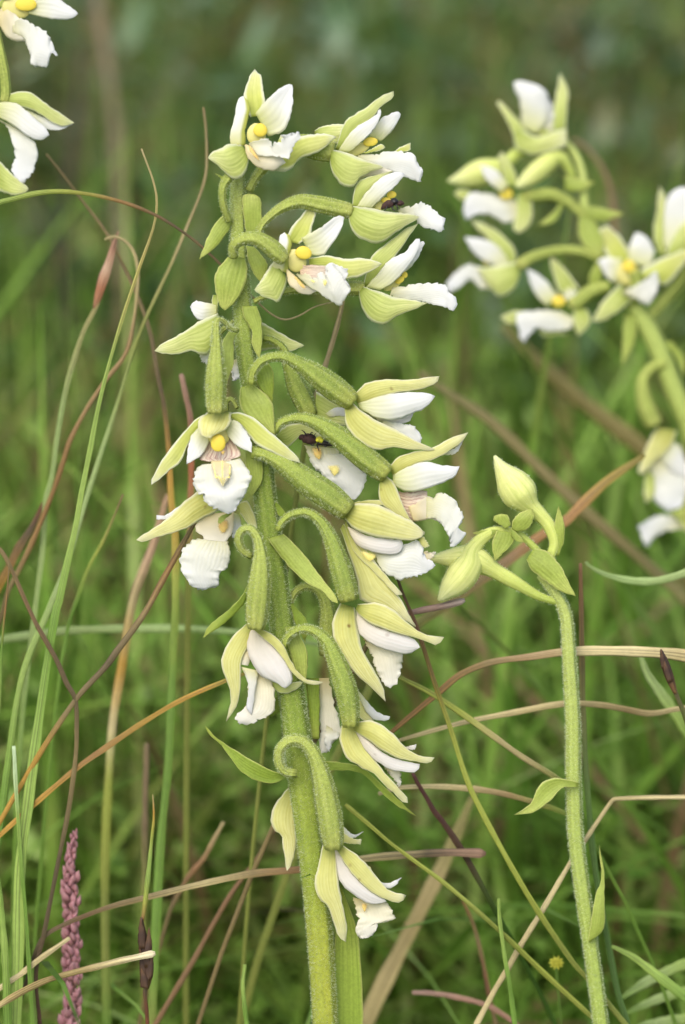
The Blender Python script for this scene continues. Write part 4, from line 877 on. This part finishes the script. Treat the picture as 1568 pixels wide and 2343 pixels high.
blade('green_rush', 'pale green rush crossing behind the tall straight one, olive tip pointing up', G, 'D',
      '466,245 472,300 473,386 460,440 432,509 392,605 361,670 325,750 300,822 267,930 231,1039 202,1129 181,1201 150,1300 110,1400 51,1550 18,1760 0,1900 -30,2100', [5, 7, 8, 9, 11, 13, 14, 16, 18, 18, 18], [-495, -450, -390, -230, -200], [BROWN, TAN, OLIVE, PALE, PALE, LIGHT, GREEN, GREEN], flat=.5, n=100)
hd, hloc, _ = blade('grass_stem', '', G, 'D', '226,690 214,715 188,768 155,876 134,985 119,1093 105,1147 98,1256 80,1400 55,1600 40,1800', [11, 12, 13, 13, 13, 12, 12], -480, [(150, 140, 90), PALE, PALE, PALE, GREEN], flat=.7)
t_ = thing('grass_spike', 'grey-green stem topped by a slim reddish seed spike, left of the orchids', 'grass spike', tuple(hloc), 'grass stems among the orchids')
hd.name = 'stem'; hd.parent = t_; hd.location = (0, 0, 0)
sp, sl, _ = blade('seed_spike', '', G, 'D', '272,528 262,556 250,600 236,640 222,688 216,706', [4, 14, 20, 22, 20, 8], -480, [(150, 118, 96), (164, 124, 100), (180, 150, 124), (164, 110, 80), (150, 114, 84)], flat=.9, rootdown=False, n=24)
sp.parent = t_; sp.location = (0, 0, 0); sp.location = tuple(np.array(sl) - np.array(hloc))
blade('sedge', 'long withered blade, brown above, bright orange midway and yellow-green below', G, 'D',
      '106,352 145,400 190,460 247,537 290,620 320,690 343,757 361,858 376,930 387,1039 392,1147 401,1220 401,1400 393,1576 384,1762 370,1900 361,2039 352,2225 345,2400', [4, 6, 8, 9, 10, 12, 14, 18, 18, 18, 18, 20, 20, 20, 20], [-570, -510, -450, -420, -390], [BROWN, BROWN, BROWN, DARK, ORANGE, YEL, GREEN, GREEN, GREEN, GREEN, OLIVE], flat=.35, n=100)
blade('reed', 'thin tan stem hooked over at the top beside the reddish spike', G, 'D',
      '240,548 262,541 290,553 308,580 316,620 315,660 307,731 289,807 246,865 202,930 163,1003 145,1057 120,1130 70,1250 20,1350', [6, 8, 9, 10, 11, 12, 12, 12], -450, [TAN, TAN, (150, 124, 84), (150, 124, 84), RUST, RUST, BROWN], flat=.8, n=80)
blade('sedge', 'dark red-brown withered blade turning orange at its foot, far left', G, 'D', '100,1150 84,1185 65,1220 45,1250 20,1300 -5,1345 -40,1420', [8, 16, 20, 20, 20, 18], -495, [(110, 66, 44), DARK, RUST, ORANGE, ORANGE], flat=.4)
blade('reed', 'thin dark brown stem zigzagging down across the tall rush', G, 'D', '-30,1230 0,1256 22,1292 54,1364 80,1420 102,1460 130,1510 153,1563 173,1600 176,1669 173,1738 157,1854 134,1970 102,2132 83,2225 92,2342', [9, 10, 11, 11, 11, 11, 11, 10, 10, 9], [-60, -60, -70, -80], [BROWN, (120, 96, 66), DARK, BROWN, DARK, DARK, (90, 60, 50)], flat=.8, n=80)
blade('sedge', 'brown blade slanting up behind the hanging left flowers, orange towards its foot', G, 'D', '448,1192 416,1249 372,1328 338,1391 300,1447 270,1486 241,1526 185,1586 139,1650 97,1715 46,1800 0,1880 -40,1950', [9, 13, 15, 15, 14, 13, 12, 12, 12, 11], [-70, -60, -60, -60], [BROWN, RUST, BROWN, DARK, BROWN, ORANGE, ORANGE, (160, 120, 50)], flat=.45, n=70)
blade('sedge', 'orange-brown blade crossing low from the far left to the drooping bell flower', G, 'D', '600,1530 560,1541 518,1556 417,1600 324,1655 241,1711 176,1757 83,1836 20,1892 -20,1930', [8, 10, 12, 13, 14, 13, 12, 11], [-80, -70, -70], [OLIVE, ORANGE, (150, 120, 50), RUST, ORANGE, ORANGE], flat=.45, n=60)
blade('dry_straw', 'long dead brown straw lying across behind the thick stem, snapped at its right end', 'straw', 'D', '1112,1952 1060,1950 1008,1950 930,1955 847,1962 760,1976 683,1989 579,1998 463,2021 370,2044 259,2072 194,2095 140,2118 102,2141 83,2174', [22, 20, 18, 17, 16, 16, 17, 16, 15, 13, 12, 11, 9], [-190, -150, -120, -90, -80], [(150, 120, 100), DARK, TAN, (150, 112, 76), BROWN, TAN, BROWN, (100, 78, 50), DARK], flat=.5, n=80, streak=.45)
blade('dry_straw', 'tan dry straw with a pale cut end lying over the dark seed head', 'straw', 'D', '356,2180 320,2188 278,2197 230,2209 185,2220 116,2239 80,2254 46,2271 0,2299 -40,2330', [17, 16, 15, 15, 15, 15, 15], [36, 34, 20], [(226, 214, 180), STRAW, (150, 132, 84), (140, 122, 76), (160, 140, 90), STRAW], flat=.5, n=50, streak=.45)
blade('dry_straw', 'short pale tan straw slanting behind the pink grass spike', 'straw', 'D', '160,2145 130,2166 93,2192 50,2226 18,2248 -30,2280', [9, 12, 13, 13, 13], [-60, -40], [STRAW, TAN, STRAW, STRAW], flat=.5, n=30)
# rush with a dark seed head
rs, rl, _ = blade('rush_stem', '', G, 'D', '335,2255 332,2271 335,2300 338,2342', [9, 9, 9, 9], 0, [DARK, (96, 60, 40), (110, 66, 44)], flat=.9, n=16)
t_ = thing('bog_rush', 'dark brown seed head of a rush with one upright yellow-green bract, under the cut straw', 'rush', tuple(rl), 'grass stems among the orchids')
rs.name = 'stem'; rs.parent = t_; rs.location = (0, 0, 0)
br, bl, _ = blade('bract', '', G, 'D', '350,1817 352,1845 352,1877 347,1925 343,1970 337,2025 331,2077 326,2105', [2, 5, 7, 9, 10, 11, 11, 9], [-6, 0], [TAN, ORANGE, YEL, LIGHT, LIGHT, YEL, RUST], flat=.6, rootdown=False, n=40)
br.parent = t_; br.location = tuple(bl - rl)
M['husk'] = tissue('rush_husk', [(0, (84, 62, 44)), (.5, (66, 46, 34)), (1, (120, 88, 56))], vein=(40, 28, 20), nvein=5, vein_amt=.7, trans=.05, mott=.3)
class Sub(Plant):
    def __init__(s, root, loc): s.z = 0; s.h = []; s.root = root; s.loc = np.array(loc)
hk = Sub(t_, rl)
hk.tube('seed_head', 'D', '324,2098 325,2125 330,2160 334,2195 337,2225 337,2262', [3, 8, 12, 14, 13, 4], 0, 'husk', 5, .12, 16, 26, hair=0)
for A_, B_, z_ in [('318,2170 316,2140 322,2100', '334,2170 332,2135 322,2100', 12), ('322,2210 330,2170 342,2120', '344,2215 348,2165 342,2120', 12), ('321,2230 320,2200 318,2165', '334,2232 332,2200 318,2165', 14), ('330,2250 334,2215 349,2180', '350,2235 352,2205 349,2180', 13), ('322,2258 321,2240 324,2215', '340,2262 338,2238 324,2215', 16)]:
    hk.sheet('husk_scale', 'husk', 'D', A_, B_, z_, bulge=.3, nu=10, nv=7)
# pink grass spike: stem with many spikelets
ps, pl_, PC = blade('grass_stem', '', G, 'D', '176,1895 168,1930 161,1970 162,2020 163,2063 165,2120 166,2178 166,2270 160,2342 158,2380', [4, 6, 7, 8, 8, 9, 9, 9, 9], -240, [PINK, PINK, (150, 110, 90), (150, 110, 90)], flat=1, n=60)
t_ = thing('grass_spike', 'fat pinkish-purple grass flower spike standing in front of the dry straws', 'grass spike', tuple(pl_), 'grass stems among the orchids')
ps.name = 'stem'; ps.parent = t_; ps.location = (0, 0, 0)
M['pink'] = tissue('spikelet_pink', [(0, (158, 130, 106)), (.35, (178, 124, 126)), (1, (200, 156, 154))], vein=(160, 96, 112), nvein=4, vein_amt=.5, trans=.2, mott=.2)
kC = np.linspace(0, 1, 9); kr = np.array([.1, .5, .85, 1, .95, .8, .55, .3, .04]) * 8.6 * PX
kP = np.stack([0 * kC, 0 * kC, kC * 32 * PX], 1)
th = np.linspace(0, 2 * math.pi, 9)
kV = kP[:, None, :] + kr[:, None, None] * np.stack([np.cos(th), .7 * np.sin(th), 0 * th], -1)[None]
kUV = np.stack(np.broadcast_arrays(kC[:, None], (th / 6.2832)[None]), -1).copy()
k_me = mesh_grid('spikelet', kV, kUV); k_me.materials.append(M['pink'])
for i in range(190):
    f = i / 189; k = int(2 + f * 56); base = PC[min(k, len(PC) - 1)]
    o = bpy.data.objects.new('spikelet', k_me); COL.objects.link(o); o.parent = t_
    a = i * 2.39996; spread = R(16 + 10 * random.random())
    off = np.array([math.cos(a), math.sin(a), 0]) * PX * (4 + 10 * min(1, f * 3))
    o.location = tuple(base + off - pl_); s = (.5 + .55 * min(1, f * 4)) * random.uniform(.8, 1.15)
    o.scale = (s, s, s); o.rotation_euler = (-math.sin(a) * spread, math.cos(a) * spread + .03, random.random() * 6)
blade('sedge', 'fine upright green blade with a drop at its blunt tip, beside the far left rush', G, 'D', '32,1706 34,1740 36,1785 42,1877 50,1990 60,2100 75,2342', [9, 10, 9, 9, 9, 10, 12], -40, [(190, 210, 170), LIGHT, GREEN, GREEN, GREEN], flat=.6)
blade('sedge', 'hair-thin green blade with a brown tip rising at the far left', G, 'D', '22,1285 18,1340 12,1400 7,1452 3,1520 0,1600 -6,1700', [3, 5, 6, 7, 7, 7], -40, [BROWN, RUST, GREEN, LIGHT, LIGHT], flat=.6)
blade('sedge', 'broad green blade rising at the lower far left corner', G, 'D', '-10,1960 0,2040 8,2130 14,2225 18,2342', [6, 12, 16, 18, 20], -20, [GREEN, LIGHT, GREEN], flat=.4)
blade('sedge', 'short green blade between the pink spike and the tall rush', G, 'D', '56,2080 62,2150 70,2225 78,2342', [5, 10, 13, 15], -60, [GREEN, LIGHT, LIGHT], flat=.4)
blade('reed', 'upright yellow-green stalk with a long tan withered top, behind the slanting orange blade', G, 'D', '385,1130 370,1180 347,1256 322,1320 307,1364 296,1420 278,1530 259,1646 250,1762 241,1947 241,2132 245,2342', [10, 18, 22, 20, 18, 18, 20, 20, 20, 20, 20], -630, [(170, 140, 110), (180, 150, 120), TAN, ORANGE, STRAW, YEL, YEL, OLIVE, OLIVE, GREEN], flat=.5, n=70)
blade('sedge', 'pale blue-green blade stretched level behind the drooping bell flower', G, 'D', '760,1480 660,1462 555,1447 430,1438 324,1438 230,1439 139,1444 60,1455 0,1465 -60,1490', [8, 14, 18, 20, 20, 20, 20], -645, [PALE, (150, 176, 110), PALE, PALE], flat=.4)
blade('green_rush', 'thin rush, brown above and green below, slanting down from the right-hand bells', G, 'D', '905,1310 925,1365 949,1420 969,1480 984,1528 999,1575 1031,1667 1068,1782 1104,1860 1169,1980 1229,2081 1307,2196 1348,2242 1420,2330 1460,2380', [6, 9, 10, 12, 12, 13, 13, 13, 13, 13, 13], [-40, -50, -60, -70, -130, -170], [DARK, (110, 80, 60), (120, 110, 50), YEL, YEL, YEL, YEL, OLIVE, OLIVE, OLIVE], flat=.8, n=80)
blade('green_rush', 'thin yellow-green rush slanting low from the lowest flowers to the budding stalk', G, 'D', '790,1840 847,1888 890,1925 939,1962 1031,2031 1141,2127 1238,2219 1353,2325 1400,2370', [12, 9, 10, 12, 13, 13, 13], [-70, -70, -80, -160, -190], [YEL, YEL, OLIVE, YEL, OLIVE], flat=.8, n=60)
blade('dry_straw', 'broad tan dead blade arching level behind the budding stalk', 'straw', 'D', '840,1722 893,1677 953,1626 1003,1585 1054,1543 1123,1515 1215,1502 1307,1490 1445,1490 1568,1500 1660,1530 1740,1620', [8, 12, 14, 14, 16, 18, 22, 26, 28, 28, 28], [-140, -140, -150], [RUST, RUST, RUST, BROWN, (150, 126, 90), STRAW, STRAW, TAN, STRAW, STRAW], flat=.3, n=70)
blade('dry_straw', 'second tan dead stem bowing behind the budding stalk, below the broad arching one', 'straw', 'D', '905,1698 925,1690 1054,1654 1169,1631 1288,1610 1370,1612 1430,1622 1490,1632 1560,1620 1680,1610', [8, 12, 14, 16, 15, 13, 10], [-200, -200, -280], [TAN, STRAW, TAN, TAN, BROWN, TAN, TAN], flat=.5, n=60)
blade('reed', 'stem fading from green to tan, slanting down to the small leaf of the budding stalk', G, 'D', '880,1530 911,1548 985,1585 1068,1640 1132,1686 1196,1732 1270,1778 1310,1815 1335,1870', [10, 13, 14, 14, 13, 10], [-140, -140, -240], [OLIVE, YEL, YEL, TAN, TAN, OLIVE, GREEN], flat=.7, n=50)
blade('dry_straw', 'low tan straw curving between the bells and the budding stalk', 'straw', 'D', '866,1816 900,1805 939,1800 1022,1800 1123,1810 1215,1833 1293,1860 1335,1885', [8, 12, 14, 14, 13, 9], [-220, -220, -280], [STRAW, STRAW, TAN, (150, 128, 90), OLIVE, GREEN], flat=.5, n=50)
blade('green_rush', 'dark green rush with a purple-brown tip, behind the lower right bells', G, 'D', '944,1768 960,1798 976,1824 994,1856 1017,1885 1060,1950 1110,2040 1170,2150 1230,2260 1270,2342', [8, 14, 15, 14, 12, 12, 12], [-180, -220, -450], [(96, 60, 56), (84, 56, 48), (70, 60, 40), (60, 86, 34), (66, 96, 36), (66, 96, 36), (70, 100, 40)], flat=.8, n=60)
blade('dry_straw', 'wide tan dead blade slanting up from the foot of the thick-stemmed orchid', 'straw', 'D', '1095,1795 1077,1833 1049,1897 1008,1989 962,2081 916,2173 870,2265 833,2342', [10, 24, 30, 34, 36, 38, 38], [-900, -900], [(150, 144, 84), (156, 146, 90), (176, 158, 108), (168, 150, 100), (180, 162, 112), (164, 150, 100)], flat=.2, n=40)
blade('dry_straw', 'sharply kinked pale straw passing behind the budding stalk', 'straw', 'D', '1700,1822 1600,1823 1491,1824 1430,1826 1405,1828 1399,1833 1380,1860 1334,1929 1298,1985 1242,2081 1196,2155 1160,2219 1132,2265 1091,2342', [12, 12, 12, 11, 11, 11, 12, 13, 14, 14, 14, 14], [-150, -150], [STRAW, STRAW, TAN, STRAW, STRAW, TAN, STRAW], flat=.5, n=110)
blade('green_rush', 'dark green upright rush with a dry brown top, just behind the budding stalk', G, 'D', '1328,1288 1329,1340 1330,1400 1332,1520 1334,1621 1344,1805 1362,1989 1390,2150 1412,2265 1436,2342', [10, 13, 14, 14, 14, 15, 15, 15], [-220, -210, -200], [(124, 92, 62), (112, 94, 58), (104, 108, 60), (90, 116, 56), (82, 110, 52), (76, 104, 48), (76, 104, 48)], flat=.9, n=60)
dk, dl, _ = blade('rush_stem', '', G, 'D', '1540,1570 1552,1600 1568,1640 1590,1720', [11, 12, 12, 12], -80, [DARK, (80, 90, 40), GREEN], flat=.9, n=20)
t_ = thing('bog_rush', 'leaning rush with a small blackish seed head, right of the budding stalk', 'rush', tuple(dl), 'grass stems among the orchids')
dk.name = 'stem'; dk.parent = t_; dk.location = (0, 0, 0)
hk2 = Sub(t_, dl); hk2.z = -80
hk2.tube('seed_head', 'D', '1512,1485 1516,1500 1522,1520 1530,1545 1540,1572 1546,1586', [2, 8, 10, 10, 8, 4], 0, 'husk', 5, .1, 14, 20, hair=0)
for A_, B_, z_ in [('1514,1530 1510,1510 1513,1488', '1524,1525 1520,1505 1513,1488', 8), ('1528,1562 1520,1540 1518,1510', '1540,1558 1532,1535 1518,1510', 9)]: hk2.sheet('husk_scale', 'husk', 'D', A_, B_, z_, bulge=.3, nu=8, nv=6)
blade('sedge', 'broad pale green leaf blade slanting behind the small blackish seed head', G, 'D', '1466,1500 1480,1540 1500,1570 1546,1635 1600,1720', [10, 22, 26, 26, 24], -420, [PALE, PALE, LIGHT, GREEN], flat=.25)
blade('sedge', 'broad green leaf blade slanting away from the foot of the budding stalk', G, 'D', '1400,2164 1425,2176 1454,2192 1514,2238 1590,2300 1660,2370', [8, 20, 26, 28, 28], -200, [LIGHT, LIGHT, GREEN, LIGHT], flat=.25)
for i, (a_, lab) in enumerate([('1410,2290 1450,2265 1500,2235 1570,2205 1640,2190', 'uppermost'), ('1430,2320 1470,2300 1520,2280 1580,2265 1650,2262', 'middle'), ('1430,2360 1480,2345 1530,2335 1590,2330 1660,2330', 'lowest')]):
    blade('sedge', lab + ' of three pale green blades fanned out at the foot of the budding stalk', G, 'D', a_, [6, 22, 24, 24, 22], -495, [GREEN, PALE, LIGHT, LIGHT], flat=.25)
blade('sedge', 'slim fresh green blade standing below the crossing rushes', G, 'D', '1141,2055 1142,2090 1146,2127 1155,2190 1164,2242 1178,2342', [7, 9, 9, 10, 11, 12], -80, [LIGHT, LIGHT, GREEN, GREEN], flat=.5)
blade('sedge', 'small blunt green blade tip left of the thick orchid stem foot', G, 'D', '561,2206 556,2248 558,2280 562,2317 568,2360', [8, 11, 11, 12, 12], 0, [LIGHT, LIGHT, GREEN, GREEN], flat=.5)
blade('reed', 'red-brown stem slanting behind the thick stem foot, above the dead straw', G, 'D', '640,1885 625,1905 580,1975 532,2040 485,2120 440,2202 361,2335 330,2390', [8, 11, 12, 13, 14, 14], -390, [(132, 104, 72), (126, 96, 66), (132, 104, 72), (126, 96, 66)], flat=.8)
blade('reed', 'short faded brown stem left of the red-brown slanting one', G, 'D', '512,1880 490,1920 465,1965 430,2007 390,2080', [8, 11, 12, 12, 10], -510, [TAN, (140, 104, 70), BROWN], flat=.8)
blade('green_rush', 'pale green curved blade sweeping in behind the budding stalk from the right', G, 'D', '1340,1285 1352,1297 1389,1315 1446,1328 1504,1328 1568,1311 1640,1280 1720,1300', [6, 14, 18, 20, 20, 20, 18], -390, [PALE, (150, 176, 110), PALE, PALE, PALE], flat=.4)
blade('reed', 'thick rust-red and olive dead stem slanting behind the closed buds', G, 'D', '1475,1040 1462,1050 1389,1100 1331,1154 1293,1192 1236,1226 1160,1284 1083,1341 1020,1386 968,1418 900,1470', [16, 22, 24, 25, 25, 24, 22, 20], [-630, -570], [(120, 110, 50), (150, 130, 60), (166, 126, 78), (160, 122, 76), (146, 120, 84), (140, 124, 76), (120, 116, 60), OLIVE], flat=.5, n=60)
blade('dry_straw', 'grey-brown broken stick poking out just under the lowest closed bud', 'straw', 'D', '1064,1372 1050,1377 1010,1387 968,1395 930,1404 900,1415 860,1440', [14, 17, 17, 15, 13, 12], -90, [(190, 170, 160), (150, 124, 112), (150, 124, 112), BROWN], flat=.8, n=24)
blade('reed', 'blurred brown stem slanting across the meadow behind the right-hand flowers', G, 'D', '960,850 1006,886 1121,962 1236,1073 1351,1180 1504,1311 1600,1400', [14, 24, 26, 26, 26], -1400, [(120, 116, 72), (130, 120, 76), (124, 114, 72), (126, 124, 76)], flat=.5)
blade('reed', 'blurred rust-brown stem beyond the orchid on the right', G, 'D', '1150,740 1198,794 1312,901 1458,1016 1560,1100', [20, 34, 38, 36], -2000, [(112, 112, 62), (122, 114, 64), (140, 128, 74), (134, 120, 70)], flat=.5)
blade('reed', 'tall blurred grey-brown stem far behind, above the hooked tan stem', G, 'D', '210,-60 222,0 247,154 262,278 270,400 275,560', [18, 20, 20, 20, 20], -5200, [(140, 128, 104), (130, 116, 92), (136, 120, 94)], flat=.7)
blade('dead_plant', 'dark blurred dead stem standing far behind the reddish spike', 'dead stem', 'D', '183,100 180,216 170,310 160,400 145,500 140,605 150,700 155,800', [12, 18, 20, 20, 20, 20], -5000, [(60, 48, 34), (44, 36, 26), (50, 38, 28)], flat=.7)
blade('dead_plant', 'second dark blurred dead stem leaning against the upright one far behind', 'dead stem', 'D', '60,420 90,480 125,560 150,640 160,760', [10, 16, 18, 18], -5000, [(60, 48, 34), (48, 40, 28), (50, 38, 28)], flat=.7)
blade('reed', 'pale tan stem peeping between the profile flower and the arching ovary', G, 'D', '788,670 782,705 765,770 745,835 720,920 700,1000', [9, 11, 12, 12, 11], -220, [TAN, (160, 144, 104), (150, 140, 100), OLIVE], flat=.8)
blade('reed', 'blurred brown stalk arching over behind the right-hand orchid', G, 'D', '1310,320 1330,328 1366,366 1393,420 1402,473 1412,560 1450,700 1520,860 1600,1000', [8, 14, 15, 15, 14], -2000, [(140, 120, 90), (130, 108, 76), (120, 100, 70)], flat=.7)
blade('reed', 'pinkish-brown stem with a blunt tip between the withered orange blade and the front flower', G, 'D', '415,855 420,880 427,912 437,967 438,1075 436,1150 432,1300', [12, 14, 14, 15, 15, 14], -495, [(160, 130, 112), (140, 104, 84), (160, 100, 70), (150, 124, 80), OLIVE], flat=.8)
blade('reed', 'faint grey-brown upright stem behind the dark seed head', G, 'D', '336,1700 335,1760 333,1830 332,1950 330,2080', [14, 16, 16, 16], -675, [(130, 112, 84), (120, 104, 76), OLIVE], flat=.8)
blade('reed', 'thin yellow-green stem leaning towards the dangling left lip, in soft focus', G, 'D', '282,1130 262,1180 235,1240 202,1300 180,1360 160,1420 140,1520', [5, 7, 9, 9, 9], -390, [BROWN, YEL, GREEN, GREEN], flat=.8)
blade('reed', 'brown withered stem sunk in the grass below the crossing rushes', G, 'D', '1060,2060 1085,2120 1105,2200 1120,2280 1135,2342', [8, 10, 11, 11], -495, [RUST, BROWN, (120, 84, 60), BROWN], flat=.8)
blade('dry_straw', 'pinkish-brown straw lying low between the wide tan blade and the kinked straw', 'straw', 'D', '943,2270 990,2272 1040,2280 1114,2300 1180,2340', [10, 13, 13, 12], -420, [(170, 140, 124), (160, 124, 104), (150, 116, 96)], flat=.7)
# little yellow flower head low in the grass
ys, yl, _ = blade('flower_stalk', '', G, 'D', '1273,2212 1276,2260 1282,2320 1288,2380', [4, 5, 5, 5], -450, [GREEN, GREEN], flat=1, n=20)
t_ = thing('yellow_flower', 'tiny round yellow flower head low in the grass by the budding stalk', 'flower', tuple(yl))
ys.name = 'stalk'; ys.parent = t_; ys.location = (0, 0, 0)
yf = Sub(t_, yl); yf.z = -300
M['yel'] = tissue('yellow_floret', [(0, (186, 182, 60)), (1, (206, 202, 76))], trans=.2)
yf.ball('flower_head', 'yel', 'D', '1273,2202', (13, 12), 0)
for k in range(10):
    a = k * .6283; x, y = 1273 + 13 * math.cos(a), 2202 + 11 * math.sin(a)
    yf.sheet('petal', 'yel', 'D', f'{1273 + 5 * math.cos(a - .5)},{2202 + 5 * math.sin(a - .5)} {x - 2 * math.sin(a)},{y + 2 * math.cos(a)} {1273 + 18 * math.cos(a)},{2202 + 16 * math.sin(a)}',
             f'{1273 + 5 * math.cos(a + .5)},{2202 + 5 * math.sin(a + .5)} {x + 2 * math.sin(a)},{y - 2 * math.cos(a)} {1273 + 18 * math.cos(a)},{2202 + 16 * math.sin(a)}', 8, nu=6, nv=4)
